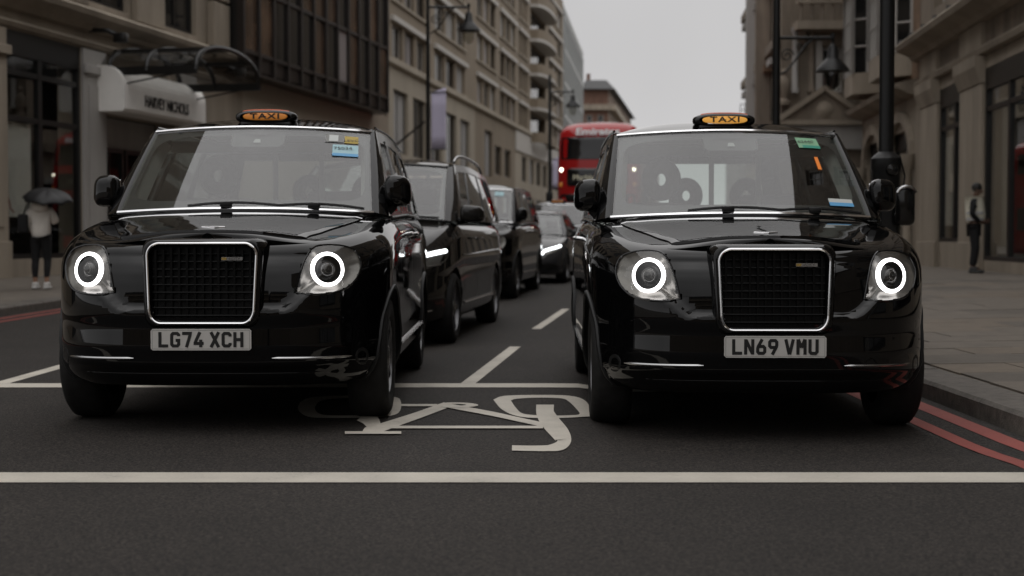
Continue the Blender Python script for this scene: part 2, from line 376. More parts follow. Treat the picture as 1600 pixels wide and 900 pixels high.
# individual paving slabs that can be told apart
y = 6.2; sm = ['slab_a', 'slab_b', 'slab_c', 'slab_a']
while y < 25:
    h = random.choice((.58, .66, .74)); x = kx(KR, y) + .31 + random.uniform(0, .02); first = True
    while x < .37 * (y + h) + .5:
        wd = random.uniform(.7, 1.25) * (random.uniform(.4, 1) if first else 1); first = False
        a, b, c_, d_ = x + .004, x + wd - .004, y + .004, y + h - .004
        dz = random.uniform(-.0015, .003)
        xa = max(a, kx(KR, c_) + .312); xb = max(a, kx(KR, d_) + .312)
        top = [(xa, c_), (b, c_), (b, d_), (xb, d_)]
        mb = MB(); mb.add([(p[0], p[1], pz(p[0], p[1], 1) - .05) for p in top] + [(p[0], p[1], pz(p[0], p[1], 1) + .006 + dz) for p in top],
                          [(4, 5, 6, 7), (0, 1, 5, 4), (1, 2, 6, 5), (2, 3, 7, 6), (3, 0, 4, 7)])
        if b - xa > .1 and b - xb > .1: mb.build('paving_slab', random.choice(sm), pr)
        x += wd
    y += h

# painted markings, draped 4 mm above the asphalt
def drape(polyL, polyR):
    mb = MB(); mb.grid([[(p[0], p[1], gz(p[0], p[1]) + .004) for p in row] for row in (polyL, polyR)]); return mb
def strip(pts, wd, step=.4):
    P = resample(np.array(pts, float), step); L, Rr = ribbon2d(P, wd); return drape(L, Rr)
def marking(mb, m, label, name='road_marking'):
    o = mb.build(name, m, road); o['label'] = label; return o
marking(strip([(-6.6, 6.1), (2.29, 6.1)], .255, .2), 'white_line', 'thick white stop line across the foreground', 'stop_line')
marking(strip([(-3.7, 9.9), (2.25, 9.9)], .27, .2), 'white_line', 'white line across the road behind the cycle box', 'stop_line')
marking(strip([(-3.62, 10.04), (-3.58, 16), (-3.2, 22), (-2.2, 30)], .12), 'white_line', 'solid white lane line on the left', 'lane_line')
for a, b in (((-.31, 10.04), (.03, 13.4)), ((.27, 15.9), (.74, 19.6)), ((1.0, 22.3), (1.55, 26.0)), ((2.0, 28.4), (2.8, 32.0)), ((3.4, 34.4), (4.2, 38.0))):
    marking(strip([a, b], .105, .3), 'white_line', 'short white lane dash', 'lane_dash')
for off, lab in ((.14, 'outer red line beside the right kerb'), (.345, 'inner red line beside the right kerb')):
    marking(strip([(kx(KR, y) - off, y) for y in np.linspace(2.5, 40, 60)], .095), 'red_line', lab, 'red_line')
for off in (.22, .46):
    marking(strip([(kx(KL, y) + off, y) for y in np.linspace(2.5, 60, 60)], .095), 'red_line', 'red line beside the left kerb', 'red_line')
# bicycle symbol lying on its side in the cycle box, traced onto the road
def zz(p): return g(480 + p[0] * .3125, 560 + p[1] * .3125)
bike = MB(); bz = [.004]
def bstroke(pts, wd, n=6, smooth=True):
    """stroke given in photo coordinates, width in the same units, laid onto the road"""
    P = cr(pts, n) if smooth and len(pts) > 2 else resample(np.array(pts, float), 30)
    if hasattr(wd, '__len__'): wd = np.interp(np.linspace(0, 1, len(P)), np.linspace(0, 1, len(wd)), wd)
    L, Rr = ribbon2d(P, wd); bz[0] += .0005
    bike.grid([[(p[0], p[1], gz(p[0], p[1]) + bz[0]) for p in map(zz, row)] for row in (L, Rr)])
def bouter(outer, inner):
    A = cr([zz(p) for p in outer] + [zz(outer[0])], 6); B = cr([zz(p) for p in inner] + [zz(inner[0])], 6)
    bz[0] += .0005
    bike.grid([[(p[0], p[1], gz(p[0], p[1]) + bz[0]) for p in row] for row in (A, B)])
bouter([(930, 212), (985, 193), (1150, 188), (1310, 192), (1390, 215), (1425, 262), (1455, 290), (1360, 300), (1200, 305), (1060, 297), (975, 262)],
       [(1018, 216), (1050, 207), (1150, 202), (1270, 205), (1310, 222), (1350, 262), (1362, 285), (1310, 291), (1200, 292), (1085, 284), (1045, 255)])
bouter([(-40, 225), (20, 200), (180, 192), (330, 194), (440, 200), (466, 222), (462, 268), (420, 292), (300, 302), (120, 305), (0, 298), (-50, 262)],
       [(50, 226), (90, 212), (200, 204), (320, 206), (400, 215), (415, 235), (408, 262), (360, 282), (260, 291), (130, 292), (60, 284), (35, 256)])
bstroke([(1190, 238), (1192, 285), (1225, 335), (1268, 385), (1282, 420), (1262, 446), (1205, 458), (1110, 459), (1024, 457)], [88, 88, 90, 86, 78, 50, 30, 27, 26])
bstroke([(352, 360), (540, 296), (690, 241)], [44, 36, 32], smooth=False)
bstroke([(462, 241), (650, 241)], 11, smooth=False)
bstroke([(690, 241), (930, 286), (1185, 342)], 22, smooth=False)
bstroke([(405, 353), (800, 353), (1180, 353)], 13, smooth=False)
bstroke([(285, 284), (310, 312), (330, 345), (328, 380)], [105, 80, 70, 110])
bstroke([(185, 382), (468, 382)], 13, smooth=False)
bouter([(655, 238), (700, 230), (790, 231), (845, 238), (848, 247), (780, 255), (700, 255), (660, 248)], [(690, 240), (710, 237), (760, 237), (790, 240), (790, 243), (760, 246), (715, 246), (692, 243)])
marking(bike, 'white_line', 'white bicycle symbol painted between the two taxis', 'bicycle_symbol')
# ------------------------------------------------------------------ vehicles (local: x across, y back from the front bumper, z up)
class Car:
    """lofted car shell: plan outline, levels, wheel arches, bonnet, greenhouse"""
    def __init__(s, **k):
        s.dome = lambda x, y: 0
        s.__dict__.update(k)
    def surf(s):
        """lower body grid"""
        P = resample(cr(s.plan, 10), s.step); N = len(P); P[0, 0] = 0; P[-1, 0] = 0
        T = np.gradient(P, axis=0); T /= np.linalg.norm(T, axis=1)[:, None]; T[0] = (1, 0); T[-1] = (-1, 0)
        Nn = np.stack([-T[:, 1], T[:, 0]], 1)
        ti, ins = zip(*s.inset)
        rows = []
        for t in s.levels:
            half = []
            for p, n in zip(P, Nn):
                f = 1 - ss(p[1], 0, s.frontlen)
                q = p + n * np.interp(t, ti, ins)
                z = s.zb(p[1]) + t * (s.ztop(p[1]) - s.zb(p[1]))
                y = q[1] + s.lean(t) * f; x = max(0, q[0]) if p[0] > 0 else 0
                half.append(s.mod(x, y, z))
            rows.append(half)
        s.N = N; s.rows = rows
        full = [h + [(-x, y, z) for (x, y, z) in h[-2:0:-1]] for h in rows]
        return full
    def body(s, holes=()):
        full = s.surf(); n = len(full[0]); vs = [list(p) for r in full for p in r]; fs = []
        for i in range(len(full) - 1):
            for j in range(n):
                k = (j + 1) % n; fs.append((i * n + j, i * n + k, (i + 1) * n + k, (i + 1) * n + j))
        # bonnet cap, scanned across from side to side
        top = s.rows[-1]; s.tx = [p for p in top if p[1] <= s.ybonnet]; s.ty = np.array([p[1] for p in s.tx]); K = 26; caprows = []
        for (x, y, z) in s.tx[1:]:
            caprows.append([(x * u, y, z + s.crown(y) * (1 - u * u) + s.dome(x * u, y)) for u in np.linspace(-1, 1, K)])
        full_vs, full_fs = [tuple(v) for v in vs], list(fs)
        cap = MB(); cap.grid(caprows); o = len(full_vs)
        s.bvh = BVHTree.FromPolygons(full_vs + cap.v, full_fs + [tuple(i + o for i in f) for f in cap.f])
        # wheel arches
        inside = {}
        for i, v in enumerate(vs):
            if abs(v[0]) > .5:
                for wy in s.axles:
                    d = math.hypot(v[1] - wy, v[2] - s.wr)
                    if d < s.arch: inside[i] = (wy, d)
        keep = []
        for f in fs:
            if all(i in inside for i in f): continue
            c = np.mean([vs[i] for i in f], axis=0)
            if any(h(c) for h in holes): continue
            keep.append(f)
        for i, (wy, d) in inside.items():
            v = vs[i]; k = s.arch / max(d, 1e-4); v[1] = wy + (v[1] - wy) * k; v[2] = s.wr + (v[2] - s.wr) * k
        m = MB(); m.add(vs, keep); m.add(cap.v, cap.f)
        bm = bmesh.new(); me = bpy.data.meshes.new('t'); me.from_pydata(m.v, [], m.f); bm.from_mesh(me)
        bmesh.ops.remove_doubles(bm, verts=list(bm.verts), dist=.0004)
        loose = [v for v in bm.verts if not v.link_faces]; bmesh.ops.delete(bm, geom=loose, context='VERTS')
        bm.verts.index_update(); m.v = [tuple(v.co) for v in bm.verts]; m.f = [tuple(v.index for v in f.verts) for f in bm.faces]; bm.free(); bpy.data.meshes.remove(me)
        return m
    def capz(s, x, y):
        xi = np.interp(y, s.ty, [p[0] for p in s.tx]); zi = np.interp(y, s.ty, [p[2] for p in s.tx])
        return zi + s.crown(y) * (1 - min(1, (x / max(xi, .01)) ** 2)) + s.dome(x, y)
    def fy(s, x, z, dy=0):
        """front surface depth at x, z"""
        h = s.bvh.ray_cast(Vector((x, -2, z)), Vector((0, 1, 0)))
        return (h[0].y if h[0] else .3) + dy
    def sx(s, y, z, side=1):
        h = s.bvh.ray_cast(Vector((3 * side, y, z)), Vector((-side, 0, 0)))
        return h[0].x if h[0] else side * .9
    # greenhouse surfaces
    def W(s, u, v):
        c = 4 * v * (1 - v)
        return (u * lerp(s.ww[0], s.ww[1], v), lerp(s.wy[0], s.wy[1], v) + s.bow * u * u - s.wbulge * c, lerp(s.wz[0], s.wz[1], v) - s.wdrop * u * u)
    def side_front(s, v): return s.W(1, v)[1] + s.apil
    def S(s, q, v, side=1, d=0):
        y = lerp(s.side_front(v), lerp(s.ry[0], s.ry[1], v), q)
        x = lerp(s.sw[0], s.sw[1], v ** s.tumble) * (1 - .03 * ss(y, s.ry[0] - 1.2, s.ry[0])) + d
        z = lerp(s.belt(y), s.wz[1] + s.rrise * ss(y, s.wy[1], s.wy[1] + 1.5) - s.rdrop * ss(y, s.ry[0] - 2.2, s.ry[0]), v)
        return (side * x, y, z)
    def greenhouse(s, root, paintm, glassm='tint', qwins=((.07, .27), (.30, .60), (.64, .93)), vw=(.05, .86), trim='black_gloss', nv=10):
        V = np.linspace(0, 1, nv)
        ws = MB(); ws.grid([[s.W(u, v) for u in np.linspace(-1, 1, 25)] for v in np.linspace(0, 1, 14)]); wso = ws.build('windscreen', 'windscreen', root, True, sharp=180)
        # frit border just behind the glass
        fr = MB(); n = 48; outer = []; inner = []
        for k in range(n):
            a = 2 * math.pi * k / n; ca, sa = math.cos(a), math.sin(a)
            e = .16; px = math.copysign(abs(ca) ** e, ca); py = math.copysign(abs(sa) ** e, sa)
            outer.append((px * .995, .5 + .498 * py)); e2 = .28; px = math.copysign(abs(ca) ** e2, ca); py = math.copysign(abs(sa) ** e2, sa)
            inner.append((px * s.frit[0], s.frit[1] + s.frit[2] * py))
        off = lambda p: (p[0], p[1] + .006, p[2] - .006)
        fr.grid([[off(s.W(*p)) for p in row] for row in (outer, [(lerp(a[0], b[0], .5), lerp(a[1], b[1], .5)) for a, b in zip(outer, inner)], inner)], True)
        fr.build('screen_border', 'black_trim', wso, True)
        for sd in (-1, 1):
            pl_ = MB(); pl_.grid([[(lambda p: (p[0], p[1] + d, p[2] - d * .3))(s.W(sd * u, v)) for u, d in ((.97, .03), (.93, .07), (.885, .16))] for v in np.linspace(.06, .93, 10)]); pl_.build('pillar_lining', 'lining_dim', wso, True)
        for sd in (-1, 1):
            ap = MB(); rows = []
            for v in V:
                a = np.array(s.W(sd, v)); b = np.array(s.S(0, v, sd)); c = np.array(s.S(.03, v, sd)); m_ = (a + b) / 2 + np.array((sd * .02, -.018, .0))
                rows.append([tuple(a + np.array((-sd * .02, .004, 0))), tuple(a + np.array((sd * .004, -.010, .004))), tuple(lerp(a, m_, .5) + np.array((sd * .004, -.01, 0))), tuple(m_), tuple(lerp(m_, b, .6) + np.array((sd * .006, -.004, 0))), tuple(b), tuple(c)])
            ap.grid(rows); ap.build('windscreen_pillar', paintm, root, True, sharp=60)
            # side frames with real openings, glass set in
            qs = [.03]; 
            for a, b in qwins: qs += [a, b]
            qs.append(1.0); fm = MB()
            for i in range(len(qs) - 1):
                qa, qb = qs[i], qs[i + 1]; win = i % 2 == 1; nq = max(2, int((qb - qa) * 24))
                bands = ((0, vw[0]), (vw[1], 1)) if win else ((0, 1),)
                for va, vb in bands:
                    fm.grid([[s.S(q, v, sd) for q in np.linspace(qa, qb, nq + 1)] for v in np.linspace(va, vb, 3 if win else nv)])
                if win:
                    gm = MB(); gm.grid([[s.S(q, v, sd, -.008) for q in np.linspace(qa, qb, nq + 1)] for v in np.linspace(vw[0], vw[1], 8)]); gm.build('side_window', glassm, root, True, sharp=180)
                    # reveal
                    rim = [(q, vw[0]) for q in np.linspace(qa, qb, nq + 1)] + [(qb, v) for v in np.linspace(vw[0], vw[1], 8)][1:] + [(q, vw[1]) for q in np.linspace(qb, qa, nq + 1)][1:] + [(qa, v) for v in np.linspace(vw[1], vw[0], 8)][1:-1]
                    fm.grid([[s.S(q, v, sd) for q, v in rim], [s.S(q, v, sd, -.016) for q, v in rim]], True)
            fm.build('window_frame', trim, root, True, sharp=50)
        # rear
        rr = MB(); rows = []
        def Rr(u, v):
            e = np.array(s.S(1, v, 1)); 
            return (u * e[0], e[1] + .10 * (1 - u ** 4) - .0, e[2])
        us = np.linspace(-1, 1, 17)
        for va, vb in ((0, .1), (.88, 1)): rr.grid([[Rr(u, v) for u in us] for v in np.linspace(va, vb, 3)])
        for ua, ub in ((-1, -.86), (.86, 1)): rr.grid([[Rr(u, v) for u in np.linspace(ua, ub, 3)] for v in np.linspace(.1, .88, 7)])
        rr.build('rear_frame', paintm, root, True)
        rg = MB(); rg.grid([[Rr(u, v) for u in np.linspace(-.86, .86, 13)] for v in np.linspace(.1, .88, 7)]); rg.build('rear_window', s.rearglass, root, True)
        # roof
        rf = MB(); rows = []; nw = 30; nu = 31
        for k in range(nw + 1):
            w_ = (k / nw) ** 1.4; row = []
            for u in np.linspace(-1, 1, nu):
                f = s.W(u, 1); q = w_
                sd = s.S(q, 1, 1); rear = Rr(u, 1)
                y = lerp(f[1], rear[1], w_); ex = np.interp(w_, [0, .06, 1], [abs(s.W(1, 1)[0]) + 0.0, s.S(.06, 1, 1)[0], s.S(1, 1, 1)[0]])
                ez = lerp(f[2], sd[2], ss(w_, 0, .08)) if abs(u) < 1 else (f[2] if k == 0 else sd[2])
                cz = s.roofcrown * (1 - abs(u) ** 3.2) * (ss(w_, -.06, .22) if k else 0) * (1 - s.rooftail * ss(w_, .55, 1))
                row.append((u * ex, y, ez + cz))
            rows.append(row)
        rf.grid(rows); rfo = rf.build('roof', paintm, root, True, sharp=60)
        hl_ = MB(); hl_.grid([[(p[0] * .97, p[1], p[2] - .035) for p in r_[2:-2]] for r_ in rows[2:-2]]); hl_.build('headlining', 'lining', rfo, True)
        ch = MB(); ch.tube([(p[0], p[1] - .004, p[2] + .002) for p in (s.W(u, 1) for u in np.linspace(-1, 1, 25))], .010, 6); ch.build('roof_trim', s.trimm, root, True)
        ch = MB(); ch.tube([(p[0], p[1] - .012, p[2] - .0) for p in (s.W(u, 0) for u in np.linspace(-1, 1, 25))], .012, 6); ch.build('cowl_trim', s.trimm, root, True)
        return wso

def wheel(parent, loc, r, wd, rim, side, spokes=10, m='alloy'):
    """tyre with rim and spokes as sub-parts; side -1 / +1 gives the outer face"""
    k = side
    h = wd / 2
    m_ = MB(); m_.lathe([(rim, -h * .9), (rim + .02, -h), (r - .035, -h), (r - .008, -h * .82), (r, -h * .55), (r, h * .55), (r - .008, h * .82), (r - .035, h), (rim + .02, h), (rim, h * .9)], ax='x', n=40)
    t = m_.build('wheel', 'rubber', parent, True, loc=loc)
    d = MB(); d.lathe([(rim + .006, h * .86 * k), (rim - .012, h * .9 * k), (rim - .022, h * .62 * k), (rim - .03, 0), (.0, -.01 * k)], ax='x', n=40); d.build('rim', m, t, True)
    sp = MB()
    for a in range(spokes):
        an = 2 * math.pi * a / spokes; ca, sa = math.cos(an), math.sin(an)
        pts = []
        for (rr, w2) in ((.05, .026), (rim - .02, .017)):
            for sgn in (-1, 1):
                for hx in (h * .35, h * (.78 if rr < .1 else .84)):
                    pts.append((hx * k, rr * ca - sgn * w2 * sa, rr * sa + sgn * w2 * ca))
        sp.add(pts, [(0, 1, 3, 2), (4, 6, 7, 5), (0, 4, 5, 1), (2, 3, 7, 6), (1, 5, 7, 3), (0, 2, 6, 4)])
    sp.build('spokes', m, t)
    hb = MB(); hb.lathe([(.0, h * .92 * k), (.045, h * .9 * k), (.065, h * .8 * k), (.07, h * .3 * k)], ax='x', n=20); hb.build('hub_cap', 'lampdark', t, True)
    return t

def mirror(parent, c, size, side, arm, paintm='black_paint'):
    """door mirror: rounded shell, glass at the back, foot to the door"""
    nx, ny, nz = size; m_ = MB(); m_.rbox(c[0] - nx / 2, c[0] + nx / 2, c[1] - ny / 2, c[1] + ny / 2, c[2] - nz / 2, c[2] + nz / 2, min(size) * .36, 5)
    m_.v = [(c[0] + (x - c[0]) * (1 - .10 * (z - c[2]) / nz - .22 * max(0, (c[1] - y) / ny)), y + side * (x - c[0]) * .25, z + .10 * side * (x - c[0]) * -1 * ((z - c[2]) > 0)) for x, y, z in m_.v]
    o = m_.build('door_mirror', paintm, parent, True, sharp=180)
    gl = MB(); gl.rbox(c[0] - nx * .40, c[0] + nx * .40, c[1] + ny * .5 - .01, c[1] + ny * .5 + .004, c[2] - nz * .38, c[2] + nz * .38, .004); gl.build('mirror_glass', 'chrome', o)
    a = MB(); a.tube([(arm[0], arm[1], arm[2]), (lerp(arm[0], c[0], .5), lerp(arm[1], c[1], .5) + .01, lerp(arm[2], c[2] - nz * .38, .6)), (c[0] - side * nx * .25, c[1], c[2] - nz * .38)], [.035, .03, .032], 8); a.build('mirror_arm', 'black_trim', o, True)
    return o

# letters of a British number plate as mitred strokes in a 50 x 79 unit cell
GL = {'L': [[(7, 79), (7, 7), (50, 7)]], 'G': [[(43, 58), (43, 64), (36, 72), (14, 72), (7, 64), (7, 15), (14, 7), (36, 7), (43, 15), (43, 36), (27, 36)]],
      '7': [[(0, 72), (42, 72), (40, 60), (22, 0)]], '4': [[(31, 79), (6, 24), (6, 20), (50, 20)], [(35, 40), (35, 0)]],
      'X': [[(5, 79), (45, 0)], [(45, 79), (5, 0)]], 'C': [[(43, 56), (43, 64), (36, 72), (14, 72), (7, 64), (7, 15), (14, 7), (36, 7), (43, 15), (43, 23)]],
      'H': [[(7, 79), (7, 0)], [(43, 79), (43, 0)], [(7, 40), (43, 40)]], 'N': [[(7, 0), (7, 79)], [(43, 0), (43, 79)], [(9, 74), (41, 5)]],
      '6': [[(30, 79), (9, 40), (7, 30), (7, 15), (14, 7), (36, 7), (43, 15), (43, 34), (36, 42), (12, 42)]],
      '9': [[(20, 0), (41, 39), (43, 49), (43, 64), (36, 72), (14, 72), (7, 64), (7, 45), (14, 37), (38, 37)]],
      'V': [[(6, 79), (24, 1)], [(44, 79), (26, 1)]], 'M': [[(7, 0), (7, 79)], [(43, 0), (43, 79)], [(8, 79), (25, 36)], [(42, 79), (25, 36)]], 'U': [[(7, 79), (7, 15), (14, 7), (36, 7), (43, 15), (43, 79)]]}
def number_plate(parent, s_, x, y, z, wd=.52, ht=.111):
    p = MB(); p.prism([(wd / 2 * a + b, ht / 2 * c + d) for a, b, c, d in ((-1, .01, -1, 0), (1, -.01, -1, 0), (1, 0, -1, .01), (1, 0, 1, -.01), (1, -.01, 1, 0), (-1, .01, 1, 0), (-1, 0, 1, -.01), (-1, 0, -1, .01))], lambda q, e: (x + q[0], y + .008 * e, z + q[1]))
    po = p.build('number_plate', 'plate', parent)
    b_ = MB(); pts = [(-wd / 2 + .008, -ht / 2 + .007), (wd / 2 - .008, -ht / 2 + .007), (wd / 2 - .008, ht / 2 - .007), (-wd / 2 + .008, ht / 2 - .007)]
    L, Q = ribbon2d(pts, .0012, True); L.append(L[0]); Q.append(Q[0])
    b_.grid([[(x + q[0], y - .0005, z + q[1]) for q in L], [(x + q[0], y - .0005, z + q[1]) for q in Q]]); b_.build('plate_line', 'ink', po)
    k = .001; total = sum(33 if ch == ' ' else 50 for ch in s_) + 11 * sum(1 for a, b in zip(s_, s_[1:]) if a != ' ' and b != ' ')
    cx = -total / 2; lt = []
    zoff = 0
    for i, ch in enumerate(s_):
        if ch == ' ': cx += 33; continue
        m_ = MB()
        for st in GL[ch]:
            zoff += .00015
            L, Q = ribbon2d(st, 16.5)
            m_.grid([[(x + (cx + q[0]) * k, y - .001 - zoff, z + (q[1] - 39.5) * k) for q in L], [(x + (cx + q[0]) * k, y - .001 - zoff, z + (q[1] - 39.5) * k) for q in Q]])
        m_.build('plate_letter', 'ink', po)
        cx += 50 + (11 if i + 1 < len(s_) and s_[i + 1] != ' ' else 0)
    return po

# ---------------- the black cab
def smooth_mod(x, y, z):
    ax = abs(x)
    if y < .6:
        zc = .655 + .10 * ss(ax, .40, .56)
        y += .040 * ss(z, zc - .008, zc + .022) * (1 - ss(ax, .53, .60)) * (1 - ss(z, .93, 1.0))
        # lower intake step and the corner pocket
        y += .03 * (1 - ss(z, .34, .37)) 
    return (x, y, z)
TX = Car(plan=[(0, 0), (.25, .006), (.42, .024), (.56, .066), (.69, .15), (.80, .29), (.88, .48), (.918, .68), (.932, .9), (.935, 1.5), (.935, 2.5), (.935, 3.6), (.928, 4.2), (.90, 4.55), (.82, 4.76), (.64, 4.84), (.35, 4.86), (0, 4.86)],
         step=.036, levels=list(np.r_[np.linspace(0, .12, 5), np.linspace(.14, .86, 36), np.linspace(.875, 1, 12)]), frontlen=.9,
         inset=[(0, .09), (.03, .05), (.08, .022), (.16, .006), (.28, 0), (.42, .006), (.5, .002), (.72, 0), (.80, .004), (.86, .014), (.90, .028), (.94, .05), (.97, .078), (.99, .105), (1, .125)],
         zb=lambda y: .255 - .03 * ss(y, .5, .9), ztop=lambda y: .985 + .185 * ss(y, -.35, 1.65) * 1.0 + .035 * ss(y, 1.2, 3.0), lean=lambda t: .035 * ss(t, .5, 1.1), mod=smooth_mod,
         axles=(.86, 3.845), wr=.352, arch=.40, ybonnet=1.30, crown=lambda y: .026 + .022 * ss(y, .1, 1.2), dome=lambda x, y: .034 * (1 - ss(abs(x), .18, .56)) * (1 - ss(y, .25, 1.15)) * ss(y, .0, .12),
         ww=(.775, .700), wy=(1.13, 1.79), wz=(1.208, 1.742), bow=.145, wbulge=.02, wdrop=.022, apil=.085, ry=(4.70, 4.52), sw=(.862, .712), tumble=1.25,
         belt=lambda y: 1.165 + .035 * ss(y, 1.2, 3.0), rrise=.03, rdrop=.03, frit=(.935, .515, .40), roofcrown=.085, rooftail=.35, trimm='chrome', rearglass='rear_glass')

def build_taxi(plate, amber, label, group=None, cat='taxi'):
    root = empty('black_taxi', label=label, cat=cat, group=group)
    T = TX
    # headlamp outline in front view (right-hand one seen from the front, x positive)
    out = [(.475, .748), (.50, .86), (.525, .935), (.56, .985), (.62, .998), (.70, .992), (.765, .965), (.795, .905), (.79, .85), (.765, .80), (.72, .762), (.66, .744), (.57, .738), (.51, .742)]
    hl = cr(out + [out[0]], 5)[:-1]
    def inpoly(x, z):
        c = False; n = len(hl)
        for i in range(n):
            a, b = hl[i], hl[i - 1]
            if (a[1] > z) != (b[1] > z) and x < (b[0] - a[0]) * (z - a[1]) / (b[1] - a[1]) + a[0]: c = not c
        return c
    # grille opening
    gw = [(-.285, .99), (.285, .99)]
    body = T.body(holes=[lambda c: c[1] < .75 and inpoly(abs(c[0]), c[2]), lambda c: c[1] < .3 and abs(c[0]) < .245 and .62 < c[2] < .955])
    body.build('body', 'black_paint', root, True, sharp=45)
    # bonnet panel standing 5 mm proud
    bo = MB(); rows = []
    for y in np.linspace(.20, 1.20, 34):
        hw = lerp(.50, .735, ss(y, .15, 1.15)); row = []
        yy = lambda u: y + (.10 * abs(u) ** 2.2) * (1 - ss(y, .2, .5)) + .10 * u * u * ss(y, .8, 1.2)
        for u in np.linspace(-1, 1, 41):
            p = yy(u); x = u * hw
            sh = .034 * math.exp(-((abs(x) - .33) / .05) ** 2) * 0
            row.append((x, p, T.capz(x, p) + .006 + .006 * ss(hw - abs(x), 0, .03)))
        row = [(row[0][0] - .002, row[0][1], row[0][2] - .02)] + row + [(row[-1][0] + .002, row[-1][1], row[-1][2] - .02)]
        rows.append(row)
    rows = [[(p[0], p[1] - .004, p[2] - .02) for p in rows[0]]] + rows
    bo.grid(rows); bo.build('bonnet', 'black_paint', root, True, sharp=60)
    # winged badge on the bonnet
    bd = MB(); by = .30; pts = []
    wing = [(-.062, .004), (-.045, .016), (-.02, .012), (-.012, .019), (.012, .019), (.02, .012), (.045, .016), (.062, .004), (.03, -.006), (.012, -.016), (-.012, -.016), (-.03, -.006)]
    bd.prism(wing, lambda p, e: (p[0] * 1.05, by + p[1] * 1.5, T.capz(p[0], by + p[1] * 1.5) + .008 + .009 * e)); bd.build('badge', 'chrome', root, bevel=.002)
    # grille housing, ring and bars
    def gout(sx, top, bot, inw=0, n=8):
        c = []
        R_ = .062 - inw * .5
        for (cx, cz, a0) in ((sx - R_, top - R_, 0), (-sx + R_, top - R_, 90), (-sx + .012 + R_, bot + R_ * 1.25, 180), (sx - .012 - R_, bot + R_ * 1.25, 270)):
            for k in range(n + 1):
                a = R(a0 + 90 * k / n); c.append((cx + R_ * math.cos(a), cz + R_ * (1.25 if a0 >= 180 else 1) * math.sin(a) + .010 * (1 - (cx / sx) ** 2)))
        return c
    gy = -.012
    bulge = lambda x: .06 * x * x
    lean_ = lambda z: .055 * (z - .58)
    gh = MB(); rows = []
    for (sx_, tp, bt, y_) in ((.340, 1.030, .548, .16), (.328, 1.030, .555, .06), (.312, 1.022, .567, gy + .012), (.298, 1.013, .577, gy), (.284, 1.002, .588, gy + .004), (.276, .995, .595, gy + .022), (.268, .988, .602, gy + .05)):
        rows.append([(p[0], y_ + bulge(p[0]) + lean_(p[1]), p[1]) for p in gout(sx_, tp, bt)])
    gh.grid(rows, True); gho = gh.build('grille_surround', 'black_paint', root, True, sharp=60)
    rg = MB(); rg.tube([(p[0], gy - .004 + bulge(p[0]) + lean_(p[1]), p[1]) for p in gout(.284, 1.002, .586)], .0075, 8, True); rg.build('chrome_ring', 'chrome', gho, True)
    bk = MB(); bk.add([(p[0], gy + .048 + bulge(p[0]) + lean_(p[1]), p[1]) for p in gout(.270, .990, .600)], [tuple(range(36))]); bk.build('grille_back', 'grille_black', gho)
    for k in range(13):
        x = -.246 + k * .041; bar = MB(); bar.box(-.006, .006, 0, .016, .612, .972 if abs(x) > .2 else .985)
        o = bar.build('grille_bar', 'grille_black', gho); o.location = (x, gy + .022 + bulge(x) + .02, 0)
    for k in range(9):
        z = .63 + k * .04; bar = MB(); bar.tube([(x, gy + .034 + bulge(x) + lean_(z), z) for x in np.linspace(-.262, .262, 9)], .005, 6); bar.build('grille_slat', 'grille_black', gho)
    eb = MB(); eb.box(.105, .215, gy + .004, gy + .014, .918, .935); ebo = eb.build('grille_badge', 'dull_chrome', gho)
    e2 = MB(); e2.box(.107, .132, gy + .002, gy + .0045, .920, .933); e2.build('badge_tile', 'badge_gold', ebo)
    text('badge_text', 'eCITY', .015, 'ink', ebo, (.172, gy + .003, .9265), (R(90), 0, 0), .0005, sx=1.5)
    # headlamps
    for sd in (-1, 1):
        cx, cz = .632, .868
        cy = T.fy(sd * cx, cz)
        nrm = Vector((sd * .42, -.90, .10)).normalized()
        bowl = MB(); rim = [(sd * p[0], T.fy(sd * p[0], p[1]), p[1]) for p in hl]
        rows = [rim, [(p[0], p[1] + .012, p[2]) for p in rim]]
        cc = Vector((sd * cx, cy + .085, cz))
        for f in (.15, .45, .8, 1.0):
            rows.append([tuple(Vector((p[0], p[1] + .012 + .05 * ss(f, 0, .5), p[2])).lerp(cc, f)) for p in rim])
        bowl.grid(rows, True); lamp = bowl.build('headlamp', 'lampdark', root, True, sharp=60)
        lamp['label'] = 'lit headlamp with a glowing white ring'
        ln = MB(); rows = []; 
        for f in (1, .8, .55, .3, .08): rows.append([(p[0], T.fy(p[0], p[2]) - .002 - .012 * (1 - f), p[2]) for p in ((sd * lerp(cx, q[0], f), 0, lerp(cz, q[1], f)) for q in hl)])
        ln.grid(rows, True); ln.add(rows[-1], [tuple(range(len(hl)))]); ln.build('lamp_cover', 'lens', lamp, True, sharp=180)
        tr = MB(); tr.tube([(p[0], p[1] - .001, p[2]) for p in rim], .0055, 6, True); tr.build('lamp_trim', 'black_gloss', lamp, True)
        def disc(r, d): # points of a circle facing out of the corner
            t1 = nrm.cross(Vector((0, 0, 1))).normalized(); t2 = t1.cross(nrm).normalized()
            base = Vector((sd * cx, cy + .038, cz)) + nrm * d
            return [tuple(base + t1 * r * math.cos(a) + t2 * r * math.sin(a)) for a in np.linspace(0, 2 * math.pi, 41)[:-1]]
        rn = MB(); rn.grid([disc(.0915, -.010), disc(.092, .002), disc(.089, .009), disc(.0765, .010), disc(.0735, .006)], True); rn.build('light_ring', 'ring', lamp, True)
        rf = MB(); rf.grid([disc(.0735, .005), disc(.068, -.012), disc(.056, -.024), disc(.046, -.020), disc(.041, -.002), disc(.037, .0)], True); rf.build('reflector', 'reflector', lamp, True)
